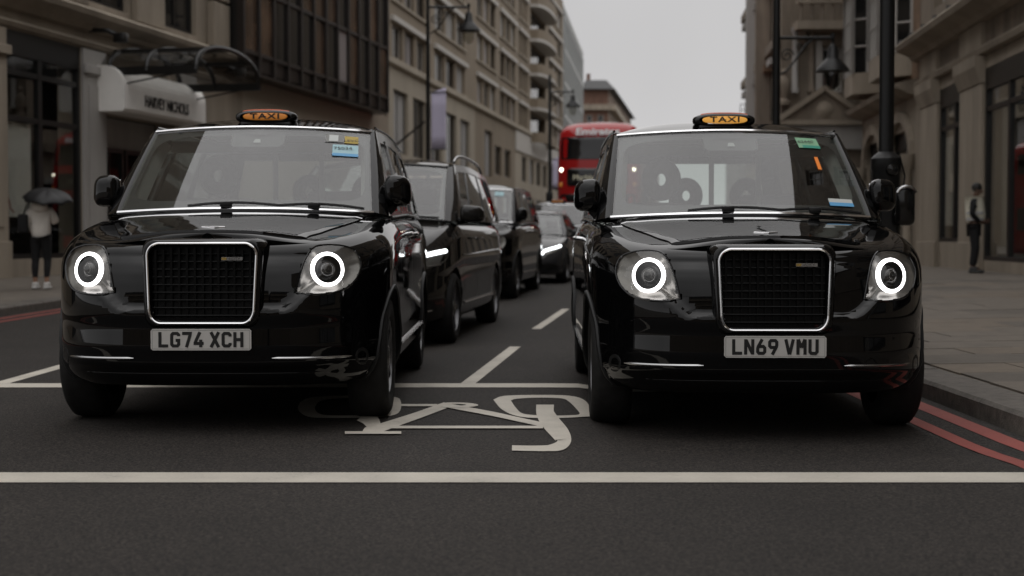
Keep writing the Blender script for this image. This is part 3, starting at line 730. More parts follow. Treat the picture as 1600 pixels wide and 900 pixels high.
        pj = MB(); pj.grid([disc(.036, -.001), disc(.028, .009), disc(.016, .014), disc(.002, .016)], True); pj.build('projector', 'projector', lamp, True)
        iz = MB(); iz.grid([disc(.022, .0125), disc(.0215, .0135), disc(.019, .0145)], True); iz.build('projector_ring', 'lampdark', lamp, True)
        # bumper chrome, corner pocket, mirrors, side details
        cs = MB(); cs.tube([(sd * x, T.fy(sd * x, .405, -.004), .408 - .012 * (x - .36)) for x in np.linspace(.36, .755, 14)], [.002] + [.0075] * 12 + [.002], 6); cs.build('bumper_trim', 'dull_chrome', root, True)
        pk = MB(); rows = []
        for r_, d_ in ((.052, .002), (.046, -.003), (.030, .0), (.004, .002)):
            rows.append([(sd * (.80 + r_ * .62 * math.cos(a)), T.fy(sd * (.80 + r_ * .62 * math.cos(a)), .395 + r_ * math.sin(a), d_), .395 + r_ * math.sin(a)) for a in np.linspace(0, 2 * math.pi, 21)[:-1]])
        pk.grid(rows, True); pk.build('fog_lamp', 'black_trim', root, True)
        mirror(root, (sd * .905, 1.50, 1.325), (.165, .17, .195), sd, (sd * .84, 1.52, 1.205))
        rp = MB(); rp.tube([(x, y, z + .012) for (x, y, z) in (T.S(q, 1, sd, .002) for q in np.linspace(0, 1, 22))], .008, 6); rp.build('roof_gutter', 'black_gloss', root, True)
        for wy in (0, 1):
            am = MB(); arc = []
            for a in np.linspace(R(-12), R(192), 34):
                y_, z_ = T.axles[wy] + .402 * math.cos(a), T.wr + .402 * math.sin(a)
                arc.append((T.sx(y_, max(z_, .27), sd) + sd * .001, y_, z_))
            am.tube(arc, .013, 6); am.build('wheel_arch', 'black_trim', root, True)
            li = MB(); li.grid([[(sd * x, T.axles[wy] + .405 * math.cos(a), T.wr + .405 * math.sin(a)) for a in np.linspace(R(-15), R(195), 20)] for x in (.60, .80, 1.0)]); li.v = [(sd * min(abs(v[0]), abs(T.sx(v[1], max(.30, v[2]), sd)) - .012), v[1], v[2]) for v in li.v]; li.build('arch_liner', 'black_trim', root, True)
            wheel(root, (sd * .80, T.axles[wy], T.wr), .352, .225, .225, sd)
        # door handles, sill step, shut lines
        for hy in (2.12, 2.62):
            h = MB(); x0 = T.sx(hy, 1.06, sd); h.tube([(x0 - sd * .004, hy - .10, 1.055), (x0 + sd * .03, hy - .085, 1.06), (x0 + sd * .034, hy, 1.062), (x0 + sd * .03, hy + .085, 1.06), (x0 - sd * .004, hy + .10, 1.055)], [.012, .014, .015, .014, .012], 8); h.build('door_handle', 'chrome', root, True)
        st = MB(); st.tube([(T.sx(y, .40, sd) + sd * .004, y, .392) for y in np.linspace(1.30, 3.40, 20)], .013, 6); st.build('sill_trim', 'dull_chrome', root, True)
        for ly in (1.36, 2.36, 3.42):
            sh = MB(); L_ = []; 
            for z in np.linspace(.36, 1.15, 18): L_.append((T.sx(ly, z, sd) + sd * .0008, ly + .02 * math.sin(z * 3), z))
            sh.grid([[(p[0], p[1] - .003, p[2]) for p in L_], [(p[0], p[1] + .003, p[2]) for p in L_]]); sh.build('door_gap', 'ink', root)
        br = MB(); br.tube([(x + sd * .002, y, z - .004) for (x, y, z) in (T.S(q, 0, sd, .006) for q in np.linspace(.02, .98, 24))], .009, 6); br.build('belt_trim', 'black_gloss', root, True)
    number_plate(root, plate, 0, -.024, .508)
    lip = MB(); lip.tube([(x, T.fy(x, .30, -.006), .325) for x in np.linspace(-.80, .80, 40)], .010, 6); lip.build('bumper_lip', 'black_gloss', root, True)
    ub = MB(); ub.box(-.66, .66, .5, 4.6, .24, .42); ub.build('underbody', 'black_trim', root)
    wso = T.greenhouse(root, 'black_paint', qwins=((.075, .265), (.305, .60), (.64, .92)))
    # things on and behind the windscreen
    def onscreen(u, v, d): 
        p = T.W(u, v); return (p[0], p[1] + d, p[2] - d * .9)
    cb = MB(); pts = [(-.24, .985), (.24, .985), (.235, .80), (.20, .765), (-.20, .765), (-.235, .80)]
    cb.prism(pts, lambda p, e: onscreen(p[0], p[1], .009 + .035 * e)); cbo = cb.build('camera_housing', 'black_trim', wso)
    cp = MB(); cp.prism([(-.022, .86), (.022, .86), (.034, .815), (-.034, .815)], lambda p, e: onscreen(p[0], p[1], .0075 + .0005 * e)); cp.build('camera_lens', 'lens_grey', cbo)
    for (u0, u1) in ((-.42, .30), (.28, .93)):
        wp = MB(); n = 12; wp.tube([(lambda p: (p[0], p[1] - .022, p[2] + .006))(T.W(u, .028 + .03 * math.sin((u - u0) / (u1 - u0) * math.pi))) for u in np.linspace(u0, u1, n)], .009, 6); wpo = wp.build('wiper', 'black_trim', root, True)
        um = lerp(u0, u1, .42); p = T.W(um, .03); wb = MB(); wb.rbox(p[0] - .035, p[0] + .035, p[1] - .05, p[1] - .012, p[2] - .005, p[2] + .026, .006); wb.build('wiper_joint', 'black_trim', wpo, True)
    # cabin
    it = MB(); it.box(-.80, .80, 1.05, 4.6, .43, .50); it.rbox(-.78, .78, 1.30, 1.80, .80, 1.13, .05); it.rbox(-.76, .76, 4.22, 4.5, .50, 1.12, .04); it.build('cabin', 'interior', root)
    for x in (-.80, .80):
        d = MB(); d.box(x - .015, x + .015, 1.4, 4.5, .5, 1.13); d.build('door_lining', 'interior', root)
    stw = MB(); c0 = Vector((-.36, 1.86, 1.12)); ax = Vector((0, -.80, .60)); t1 = Vector((1, 0, 0)); t2 = ax.cross(t1)
    stw.tube([tuple(c0 + t1 * .18 * math.cos(a) + t2 * .18 * math.sin(a)) for a in np.linspace(0, 2 * math.pi, 25)[:-1]], .015, 6, True)
    for a in (R(0), R(180), R(270)): stw.tube([tuple(c0), tuple(c0 + t1 * .17 * math.cos(a) + t2 * .17 * math.sin(a))], .018, 6)
    stw.build('steering_wheel', 'interior', root, True)
    def seat(x, y, wd, back, hz, facing=1):
        s1 = MB(); s1.rbox(x - wd / 2, x + wd / 2, y - .5 * facing, y, .72, .86, .05, 3); so_ = s1.build('seat', 'seat', root, True, sharp=60)
        b1 = MB(); b1.rbox(x - wd / 2, x + wd / 2, y - .02, y + .12, .80, back, .05, 3); b1.build('seat_back', 'seat', so_, True, sharp=60)
        h1 = MB(); h1.tube([(x + .082 * math.cos(a), y + .05, hz - .02 + .092 * math.sin(a)) for a in np.linspace(0, 2 * math.pi, 25)[:-1]], .052, 8, True)
        for dx in (-.06, .06): h1.tube([(x + dx, y + .05, back - .03), (x + dx, y + .05, hz - .10)], .010, 6)
        h1.build('headrest', 'seat', so_, True)
    seat(-.38, 2.28, .50, 1.30, 1.475)
    seat(-.02, 4.12, .44, 1.20, 1.42); seat(.46, 4.12, .44, 1.20, 1.42)
    pt = MB()
    for x in (-.02, .30): pt.box(x - .016, x + .016, 2.50, 2.53, .5, 1.66)
    pt.box(-.74, .74, 2.50, 2.53, 1.62, 1.70); pt.box(-.74, .74, 2.50, 2.53, .5, 1.08); pt.build('partition', 'interior', root)
    fs = MB(); fs.rbox(.18, .62, 2.58, 2.70, 1.02, 1.36, .05, 3); fs.build('folding_seat', 'seat', root, True, sharp=60)
    # roof sign
    ry0 = 2.04; rz0 = 1.775
    sg = MB(); rows = []
    def pill(hw, hh, y, n=40, e=.62):
        r_ = []
        for k in range(n):
            a = 2 * math.pi * k / n; ca, sa = math.cos(a), math.sin(a); r_.append((math.copysign(abs(ca) ** e, ca) * hw, y, rz0 + .052 + math.copysign(abs(sa) ** .8, sa) * hh))
        return r_
    for hw, hh, y_ in ((.165, .028, ry0 - .062), (.178, .034, ry0 - .060), (.196, .043, ry0 - .045), (.203, .047, ry0), (.196, .045, ry0 + .07), (.17, .04, ry0 + .14), (.08, .015, ry0 + .19)):
        rows.append(pill(hw, hh, y_))
    sg.grid(rows, True); sgo = sg.build('roof_sign', 'black_gloss', root, True, sharp=50)
    ft = MB(); ft.rbox(-.17, .17, ry0 - .05, ry0 + .12, rz0 - .03, rz0 + .03, .02); ft.build('sign_foot', 'black_paint', sgo, True)
    le = MB(); rows = [pill(.145, .024, ry0 - .0605), pill(.138, .022, ry0 - .068), pill(.10, .014, ry0 - .071), pill(.01, .002, ry0 - .072)]; le.grid(rows, True); leo = le.build('sign_lens', amber, sgo, True)
    text('sign_text', 'TAXI', .048, 'ink', sgo, (0, ry0 - .0735, rz0 + .0525), (R(90), 0, 0), .0012, sx=1.6, space=1.2, bold=.0012)
    tp = MB(); tp.tube([(x, ry0 - .035 + .02 * (x / .17) ** 2, rz0 + .096 - .012 * (abs(x) / .17) ** 3) for x in np.linspace(-.15, .15, 13)], .007, 6); tp.build('sign_top_strip', 'amber_red', sgo, True)
    return root, wso

def sticker(wso, u0, u1, v0, v1, m, name='screen_sticker', sk=0):
    s_ = MB(); s_.grid([[(lambda p: (p[0] + sk * (v - v0), p[1] - .0035, p[2] + .003))(TX.W(u, v)) for u in np.linspace(u0, u1, 5)] for v in np.linspace(v0, v1, 3)])
    return s_.build(name, m, wso)
def sticker_text(s_, u, v, size, m, parent, sx=1.2):
    p = TX.W(u, v); a = math.atan2(TX.wz[1] - TX.wz[0], TX.wy[1] - TX.wy[0]); b = math.atan(2 * TX.bow * u / TX.ww[0])
    t = text('sticker_text', s_, size, m, parent, (p[0], p[1] - .0075, p[2] + .006), (0, 0, 0), .0003, sx=sx)
    t.rotation_euler = (a, 0, b * .9); return t
M['sticker_blue'] = mat('pale_blue_sticker', (.33, .52, .56), .5); M['sticker_green'] = mat('pale_green_sticker', (.20, .40, .24), .5)
M['sticker_white'] = mat('white_sticker', (.5, .52, .5), .5); M['sticker_gold'] = mat('gold_sticker', (.42, .30, .04), .5); M['sticker_teal'] = mat('teal_sticker', (.03, .26, .18), .5); M['sticker_sky'] = mat('sky_blue_sticker', (.10, .33, .58), .5)
M['sticker_clear'] = mat('grey_clear_sticker', (.16, .16, .15), .4); M['orange_tag'] = emit('orange_tag', (1, .25, .02), .12, (.7, .2, .03))

t1, ws1 = build_taxi('LG74 XCH', 'amber_dim', 'black taxi in the left foreground, number plate LG74 XCH', 'black taxis in the queue')
t1.location = (-1.61, 7.37, gz(-1.6, 8)); t1.rotation_euler = (0, 0, R(.2))
sticker(ws1, .60, .755, .83, .93, 'sticker_clear')
o = sticker(ws1, .63, .71, .84, .92, 'sticker_white', 'round_sticker'); o.location = (0, -.0015, .001)
o = sticker(ws1, .765, .885, .825, .915, 'sticker_gold'); sticker_text('LEVC', .825, .855, .030, 'ink', o, 1.4)
o = sticker(ws1, .665, .885, .655, .80, 'sticker_blue'); sticker_text('75034', .755, .75, .040, 'ink', o)
o2 = sticker(ws1, .665, .885, .655, .69, 'sticker_sky', 'sticker_wave'); o2.location = (0, -.0015, .001)
t2, ws2 = build_taxi('LN69 VMU', 'amber_lit', 'black taxi beside the right kerb, number plate LN69 VMU and lit roof sign', 'black taxis in the queue')
t2.location = (1.345, 7.27, gz(1.35, 8.2)); t2.rotation_euler = (0, 0, R(-1.0))
o = sticker(ws2, .60, .80, .80, .93, 'sticker_green', sk=-.06); sticker_text('62440', .675, .875, .036, 'ink', o)
o3 = sticker(ws2, .64, .80, .80, .835, 'sticker_teal', 'sticker_wave', sk=-.06); o3.location = (0, -.0015, .001)
o = sticker(ws2, .70, .90, .135, .19, 'sticker_white'); o3 = sticker(ws2, .70, .90, .105, .145, 'sticker_sky', 'sticker_wave'); o3.location = (0, -.0015, .001)
o = sticker(ws2, .705, .738, .535, .69, 'orange_tag', 'orange_tag')
# ---------------- cabs further back in the queue: copies without the things only the front ones show
def cab_copy(src, plate, loc, rz, label):
    c = copy_tree(src, None, skip=('number_plate', 'screen_sticker', 'round_sticker', 'orange_tag', 'sticker_wave'))
    c.location = loc; c.rotation_euler = (0, 0, rz); c['label'] = label; c.name = 'black_taxi'
    return c
t3 = cab_copy(t1, '', (-.92, 21.5, gz(0, 22.5)), R(-7.2), 'black taxi queueing directly behind the dark van')
for ch in t3.children:
    if ch.name.startswith('windscreen.') or ch.name == 'windscreen': ws3 = ch
s_ = sticker(ws1, .60, .80, .80, .93, 'sticker_blue'); s_.parent = ws3
t4 = cab_copy(t1, '', (.86, 34.6, gz(0, 36)), R(-9), 'farthest black taxi, only its roof visible behind the saloon car')

# ---------------- dark people carrier
def vmod(x, y, z): return (x, y, z)
VN = Car(plan=[(0, 0), (.25, .008), (.45, .035), (.62, .10), (.76, .22), (.86, .40), (.915, .62), (.94, .85), (.95, 1.3), (.955, 2.5), (.955, 4.0), (.945, 4.6), (.90, 4.95), (.80, 5.09), (.55, 5.13), (0, 5.14)],
         step=.05, levels=list(np.r_[np.linspace(0, .14, 4), np.linspace(.17, .84, 22), np.linspace(.86, 1, 9)]), frontlen=.9,
         inset=[(0, .08), (.04, .03), (.12, .01), (.3, 0), (.55, .006), (.62, 0), (.76, .012), (.85, .022), (.92, .05), (.97, .08), (1, .11)],
         zb=lambda y: .23, ztop=lambda y: .93 + .27 * ss(y, -.3, 1.5), lean=lambda t: .16 * ss(t, .4, 1.1), mod=vmod,
         axles=(.90, 4.10), wr=.345, arch=.395, ybonnet=1.2, crown=lambda y: .05,
         ww=(.80, .70), wy=(.98, 1.80), wz=(1.23, 1.80), bow=.14, wbulge=.03, wdrop=.03, apil=.10, ry=(5.02, 4.75), sw=(.90, .745), tumble=1.4,
         belt=lambda y: 1.19 + .02 * ss(y, 1.2, 3.0), rrise=.03, rdrop=.05, frit=(.945, .51, .43), roofcrown=.07, rooftail=.4, trimm='black_gloss', rearglass='tint')
def simple_cabin(T, root, y0, y1, dash):
    it = MB(); it.box(-.78, .78, y0, y1, .42, .5); it.rbox(-.76, .76, dash, dash + .5, .75, T.wz[0] - .06, .05); it.build('cabin', 'interior', root)
    for x in (-.38, .38):
        s1 = MB(); s1.rbox(x - .24, x + .24, dash + 1.15, dash + 1.30, .6, T.wz[0] + .12, .05, 3); so_ = s1.build('seat', 'seat', root, True, sharp=60)
        h1 = MB(); h1.rbox(x - .13, x + .13, dash + 1.18, dash + 1.29, T.wz[0] + .15, T.wz[0] + .34, .04, 3); h1.build('headrest', 'seat', so_, True)
    s1 = MB(); s1.rbox(-.70, .70, y1 - 1.2, y1 - 1.0, .6, T.wz[0] + .08, .06, 3); s1.build('rear_bench', 'seat', root, True, sharp=60)
def patch(T, poly, dy, m, name, parent, side, rings=(1, .7, .35, .05)):
    c = np.mean(poly, axis=0); P = cr(list(poly) + [poly[0]], 4)[:-1]; b = MB(); rows = []
    for f in rings: rows.append([(side * q[0], T.fy(side * q[0], q[1], dy), q[1]) for q in (c + (p - c) * f for p in P)])
    b.grid(rows, True); return b.build(name, m, parent, True, sharp=60)
def build_van():
    T = VN; root = empty('people_carrier', (-1.58, 13.15, 0), R(-6.3), 'dark people carrier with roof rails behind the left taxi', 'van')
    T.body().build('body', 'dark_paint', root, True, sharp=45)
    for sd in (-1, 1):
        lamp = patch(T, [(.56, .72), (.58, .82), (.74, .88), (.88, .925), (.905, .86), (.86, .78), (.72, .73)], -.008, 'lampdark', 'headlamp', root, sd)
        b = MB(); pts = [(sd * x, T.fy(sd * x, z, -.016), z) for x, z in [(lerp(.575, .885, f), lerp(.825, .905, f)) for f in np.linspace(0, 1, 10)]]; b.tube(pts, .021, 6); b.build('led_strip', 'drl', lamp, True)
        b = MB(); pts = [(sd * x, T.fy(sd * x, z, -.012), z) for x, z in [(lerp(.57, .86, f), lerp(.728, .775, f)) for f in np.linspace(0, 1, 10)]]; b.tube(pts, .006, 6); b.build('led_strip', 'dull_chrome', lamp, True)
        p = T.fy(sd * .68, .775); b = MB(); b.lathe([(.0, -.02), (.03, -.016), (.04, 0)], (sd * .68, p - .01, .775), 'y', 16); b.build('projector', 'reflector', lamp, True)
        patch(T, [(.50, .33), (.52, .46), (.70, .46), (.82, .42), (.80, .34), (.66, .31)], -.004, 'black_trim', 'air_intake', root, sd)
        b = MB(); b.tube([(sd * x, T.fy(sd * x, z, -.010), z) for x, z in [(lerp(.50, .80, f), .315 + .03 * f * f) for f in np.linspace(0, 1, 9)]], .010, 6); b.build('bumper_trim', 'dull_chrome', root, True)
        mirror(root, (sd * 1.03, 1.38, 1.27), (.24, .16, .17), sd, (sd * .88, 1.40, 1.20), 'dark_paint')
        for wy in (0, 1):
            wheel(root, (sd * .83, T.axles[wy], T.wr), .345, .23, .235, sd, 5)
            li = MB(); li.grid([[(sd * x, T.axles[wy] + .40 * math.cos(a), T.wr + .40 * math.sin(a)) for a in np.linspace(R(-15), R(195), 20)] for x in (.62, .84)]); li.build('arch_liner', 'black_trim', root, True)
        rl = MB(); P = [T.S(q, 1, sd, -.03) for q in np.linspace(.06, .93, 24)]
        rl.tube([(x, y, z + .03 + .075 * (1 - abs(2 * i / 23 - 1) ** 6)) for i, (x, y, z) in enumerate(P)], .018, 8); rl.build('roof_rail', 'dull_chrome', root, True)
        for hy in (2.05, 2.55):
            h = MB(); x0 = T.sx(hy, 1.03, sd); h.tube([(x0, hy - .11, 1.03), (x0 + sd * .03, hy - .08, 1.03), (x0 + sd * .03, hy + .08, 1.03), (x0, hy + .11, 1.03)], .013, 6); h.build('door_handle', 'dull_chrome', root, True)
        st = MB(); st.tube([(T.sx(y, .40, sd) + sd * .006, y, .375) for y in np.linspace(1.36, 3.62, 16)], .018, 6); st.build('sill_trim', 'dull_chrome', root, True)
        st = MB(); st.tube([(T.sx(y, .88, sd) + sd * .001, y, .86 + .03 * ss(y, 1.3, 4.5)) for y in np.linspace(1.30, 4.9, 24)], .010, 6); st.build('side_crease', 'dark_paint', root, True)
        for ly in (1.42, 2.36, 3.40):
            sh = MB(); L_ = [(T.sx(ly, z, sd) + sd * .001, ly, z) for z in np.linspace(.33, 1.17, 14)]
            sh.grid([[(p[0], p[1] - .004, p[2]) for p in L_], [(p[0], p[1] + .004, p[2]) for p in L_]]); sh.build('door_gap', 'ink', root)
    gr = MB(); gr.grid([[(x, T.fy(x, z, -.01), z) for x in np.linspace(-.44, .44, 13)] for z in np.linspace(.62, .86, 5)]); gro = gr.build('grille', 'black_trim', root, True)
    for z in (.68, .74, .80):
        b = MB(); b.tube([(x, T.fy(x, z, -.02), z) for x in np.linspace(-.43, .43, 11)], .010, 6); b.build('grille_slat', 'dull_chrome', gro, True)
    wp = MB(); wp.tube([(lambda p: (p[0], p[1] - .02, p[2] + .006))(T.W(u, .03)) for u in np.linspace(-.2, .92, 12)], .012, 6); wp.build('wiper', 'black_trim', root, True)
    ub = MB(); ub.box(-.66, .66, .6, 4.9, .24, .42); ub.build('underbody', 'black_trim', root)
    T.greenhouse(root, 'dark_paint', qwins=((.075, .25), (.28, .58), (.61, .93)), vw=(.04, .88))
    simple_cabin(T, root, 1.1, 4.9, 1.2)
    return root
build_van()

# ---------------- dark saloon
SA = Car(plan=[(0, 0), (.25, .012), (.45, .05), (.62, .13), (.75, .26), (.845, .46), (.89, .70), (.905, 1.0), (.91, 1.6), (.91, 3.2), (.90, 4.2), (.86, 4.65), (.74, 4.86), (.45, 4.93), (0, 4.94)],
         step=.06, levels=list(np.r_[np.linspace(0, .14, 4), np.linspace(.17, .84, 18), np.linspace(.86, 1, 8)]), frontlen=.9,
         inset=[(0, .06), (.05, .02), (.15, .008), (.3, 0), (.6, 0), (.72, .008), (.82, .02), (.9, .05), (.96, .085), (1, .13)],
         zb=lambda y: .19, ztop=lambda y: .70 + .24 * ss(y, -.2, 1.9) + .02 * ss(y, 3.5, 4.9), lean=lambda t: .16 * ss(t, .4, 1.1), mod=vmod,
         axles=(.86, 3.80), wr=.335, arch=.37, ybonnet=1.75, crown=lambda y: .07,
         ww=(.72, .58), wy=(1.45, 2.25), wz=(.975, 1.40), bow=.16, wbulge=.03, wdrop=.03, apil=.10, ry=(4.55, 3.75), sw=(.83, .60), tumble=1.25,
         belt=lambda y: .93 + .03 * ss(y, 1.5, 3.5), rrise=.03, rdrop=.05, frit=(.95, .51, .44), roofcrown=.06, rooftail=.4, trimm='black_gloss', rearglass='tint')
def build_saloon():
    T = SA; root = empty('saloon_car', (.10, 27.6, gz(0, 29)), R(-8), 'dark saloon car with slanted white running light, behind the second taxi', 'car')
    m = T.body(); 
    boot = MB()
    top = [p for p in T.rows[-1] if p[1] > 3.9]
    m.grid([[(x * u, y, z + .02 * (1 - u * u)) for u in np.linspace(-1, 1, 9)] for (x, y, z) in top[:-1]])
    m.build('body', 'silver_paint', root, True, sharp=45)
    for sd in (-1, 1):
        lamp = patch(T, [(.46, .58), (.50, .66), (.64, .71), (.78, .745), (.80, .70), (.72, .63), (.58, .585)], -.008, 'lampdark', 'headlamp', root, sd)
        b = MB(); b.tube([(sd * x, T.fy(sd * x, z, -.02), z) for x, z in ((.47, .585), (.50, .64), (.58, .67), (.70, .705), (.785, .74))], .022, 6); b.build('led_strip', 'drl', lamp, True)
        mirror(root, (sd * .98, 1.86, 1.00), (.20, .14, .13), sd, (sd * .84, 1.88, .95), 'silver_paint')
        patch(T, [(.48, .26), (.50, .40), (.66, .40), (.76, .36), (.74, .28)], -.004, 'black_trim', 'air_intake', root, sd)
        for wy in (0, 1):
            wheel(root, (sd * .79, T.axles[wy], T.wr), .335, .22, .235, sd, 5)
            li = MB(); li.grid([[(sd * x, T.axles[wy] + .375 * math.cos(a), T.wr + .375 * math.sin(a)) for a in np.linspace(R(-15), R(195), 20)] for x in (.6, .80)]); li.build('arch_liner', 'black_trim', root, True)
        for hy in (2.6, 3.55):
            h = MB(); x0 = T.sx(hy, .82, sd); h.tube([(x0, hy - .1, .82), (x0 + sd * .025, hy - .07, .82), (x0 + sd * .025, hy + .07, .82), (x0, hy + .1, .82)], .012, 6); h.build('door_handle', 'dull_chrome', root, True)
    gr = MB(); gr.grid([[(x, T.fy(x, z, -.01), z) for x in np.linspace(-.38, .38, 11)] for z in np.linspace(.40, .64, 5)]); gro = gr.build('grille', 'black_trim', root, True)
    b = MB(); b.tube([(x, T.fy(x, .52, -.02), .52) for x in np.linspace(-.36, .36, 9)], .014, 6); b.build('grille_slat', 'chrome', gro, True)
    ub = MB(); ub.box(-.66, .66, .55, 4.6, .19, .36); ub.build('underbody', 'black_trim', root)
    T.greenhouse(root, 'silver_paint', qwins=((.08, .44), (.48, .82),), vw=(.05, .90))
    it = MB(); it.box(-.72, .72, 1.3, 4.4, .40, .46); it.rbox(-.70, .70, 1.7, 2.1, .6, .93, .04); it.build('cabin', 'interior', root)
    for x in (-.36, .36):
        s1 = MB(); s1.rbox(x - .23, x + .23, 2.75, 2.9, .5, 1.08, .05, 3); so_ = s1.build('seat', 'seat', root, True, sharp=60)
        h1 = MB(); h1.rbox(x - .12, x + .12, 2.8, 2.9, 1.10, 1.26, .04, 3); h1.build('headrest', 'seat', so_, True)
    return root
build_saloon()

# ---------------- red double-decker
M['bus_glass'] = mat('dark_bus_glass', (.006, .006, .007), .04, spec=.6)
M['dest_text'] = emit('destination_letters', (1, .93, .70), .16, (.45, .42, .3))
M['dark_red'] = mat('bus_skirt', (.02, .018, .018), .6)
def build_bus():
    root = empty('double_decker_bus', (2.52, 42.3, gz(0, 42)), R(-9), 'red double-decker bus with black destination blind beyond the queue', 'bus')
    hw, L = 1.26, 11.0
    def ring(z, inset, sb):
        P = cr([(0, 0), (.5, .012), (.9, .06), (1.12, .16), (1.22, .34), (1.25, .6), (1.26, 1.2), (1.26, 5.5), (1.26, 10.5), (1.22, 10.85), (1.05, 10.98), (0, 11.0)], 5)
        h = [((max(0, x - inset * min(1, x / .8))), y + sb * (1 - ss(y, 0, 3)) + inset * (1 - ss(y, 0, .6)) * .4, z) for x, y in P]; h[0] = (0, h[0][1], z); h[-1] = (0, h[-1][1], z)
        return h + [(-x, y, z_) for x, y, z_ in h[-2:0:-1]]
    def front(z): # set-back of the front at height z
        return .03 * (1 - ss(z, .2, .6)) + .05 * ss(z, 1.3, 2.3) + .16 * ss(z, 2.6, 4.1) + .5 * max(0, (z - 3.95) / .45) ** 2
    zs = [.30, .34, .5, .8, 1.1, 1.4, 1.8, 2.2, 2.5, 2.8, 3.1, 3.5, 3.8, 4.0, 4.15, 4.27, 4.35]
    ins = [.06, .02, 0, 0, 0, 0, 0, 0, 0, .005, .01, .02, .03, .05, .11, .22, .42]
    b = MB(); rows = [ring(z, i, front(z)) for z, i in zip(zs, ins)]; b.grid(rows, True)
    top = rows[-1]; n = len(top); cx = [(p[0] * .5, p[1] * .9 + .5, 4.40) for p in top]; b.grid([top, cx], True); b.add(cx, [tuple(range(n))])
    body = b.build('body', 'red_paint', root, True, sharp=50)
    bv = BVHTree.FromPolygons([Vector(v) for v in b.v], b.f)
    def fy(x, z, d=0):
        h = bv.ray_cast(Vector((x, -3, z)), Vector((0, 1, 0))); return (h[0].y if h[0] else .3) + d
    def pane(x0, x1, z0, z1, m, name, d=-.012, par=root, r=.08):
        pts = []
        for cx_, cz_, a0 in ((x1 - r, z1 - r, 0), (x0 + r, z1 - r, 90), (x0 + r, z0 + r, 180), (x1 - r, z0 + r, 270)):
            pts += [(cx_ + r * math.cos(R(a0 + 90 * k / 4)), cz_ + r * math.sin(R(a0 + 90 * k / 4))) for k in range(5)]
        # refine long edges
        Q = []
        for i, p in enumerate(pts):
            q = pts[(i + 1) % len(pts)]; k = max(1, int(math.hypot(q[0] - p[0], q[1] - p[1]) / .12))
            Q += [(lerp(p[0], q[0], j / k), lerp(p[1], q[1], j / k)) for j in range(k)]
        c = ((x0 + x1) / 2, (z0 + z1) / 2); m_ = MB(); rows = []
        for f in (1, .97, .75, .5, .25, .03): rows.append([(lerp(c[0], p[0], f), fy(lerp(c[0], p[0], f), lerp(c[1], p[1], f), d if f < .98 else .004), lerp(c[1], p[1], f)) for p in Q])
        m_.grid(rows, True); m_.add(rows[-1], [tuple(range(len(Q)))]); return m_.build(name, m, par, True, sharp=60)
    pane(-1.12, 1.12, 3.22, 3.90, 'bus_glass', 'upper_windscreen')
    blind = pane(-.92, .92, 2.42, 2.96, 'bus_glass', 'destination_blind')
    text('destination_text', 'Marble Arch', .23, 'dest_text', blind, (-.14, fy(0, 2.69, -.03), 2.68), (R(86), 0, 0), .002)
    pane(-1.14, 1.14, .95, 2.20, 'bus_glass', 'lower_windscreen')
    text('advert_text', 'Emirates', .30, 'white_ink', root, (0, fy(0, 4.03, -.05), 4.05), (R(66), 0, 0), .004, sx=1.25, bold=.012)
    for x, z, m, r in ((-1.08, 2.92, 'smallamp', .05), (1.08, 2.92, 'smallamp', .05), (-1.09, 2.48, 'amber_dim', .07), (1.09, 2.48, 'amber_dim', .07)):
        l = MB(); y = fy(x, z, -.01); l.lathe([(r, .03), (r, 0), (r * .7, -.012), (0, -.016)], (x, y, z), 'y', 16); l.build('marker_lamp', m, root, True)
    for sd in (-1, 1):
        lm = MB(); y = fy(sd * .9, .72, -.005); lm.lathe([(.13, .06), (.13, 0), (.10, -.02), (0, -.03)], (sd * .9, y, .72), 'y', 20); lm.build('headlamp', 'reflector', root, True)
        ma_ = MB(); ma_.tube([(sd * 1.2, .35, 2.35), (sd * 1.38, .05, 2.45), (sd * 1.42, -.02, 2.2)], .02, 6); mo = ma_.build('mirror_arm', 'black_trim', root, True)
        mr_ = MB(); mr_.rbox(sd * 1.42 - .10, sd * 1.42 + .10, -.06, .03, 1.85, 2.25, .03); mr_.build('door_mirror', 'black_trim', mo, True)
        for (z0, z1) in ((1.15, 1.95), (3.15, 3.85)):
            for k in range(7):
                y0 = 1.0 + k * 1.35; wn = MB(); wn.rbox(sd * 1.235, sd * 1.272, y0, y0 + 1.27, z0, z1, .01); wn.build('side_window', 'bus_glass', root)
        for wy in (2.6, 8.4): wheel(root, (sd * 1.12, wy, .47), .47, .29, .29, sd, 8, 'dull_chrome')
    pl_ = MB(); pl_.box(-.9, .9, .2, 10.6, .22, .5); pl_.build('underbody', 'black_trim', root)
    bp = MB(); bp.grid([[(x, fy(x, z, -.015), z) for x in np.linspace(-1.05, 1.05, 15)] for z in (.34, .42, .55)]); bp.build('bumper', 'dark_red', root, True)
    return root
build_bus()
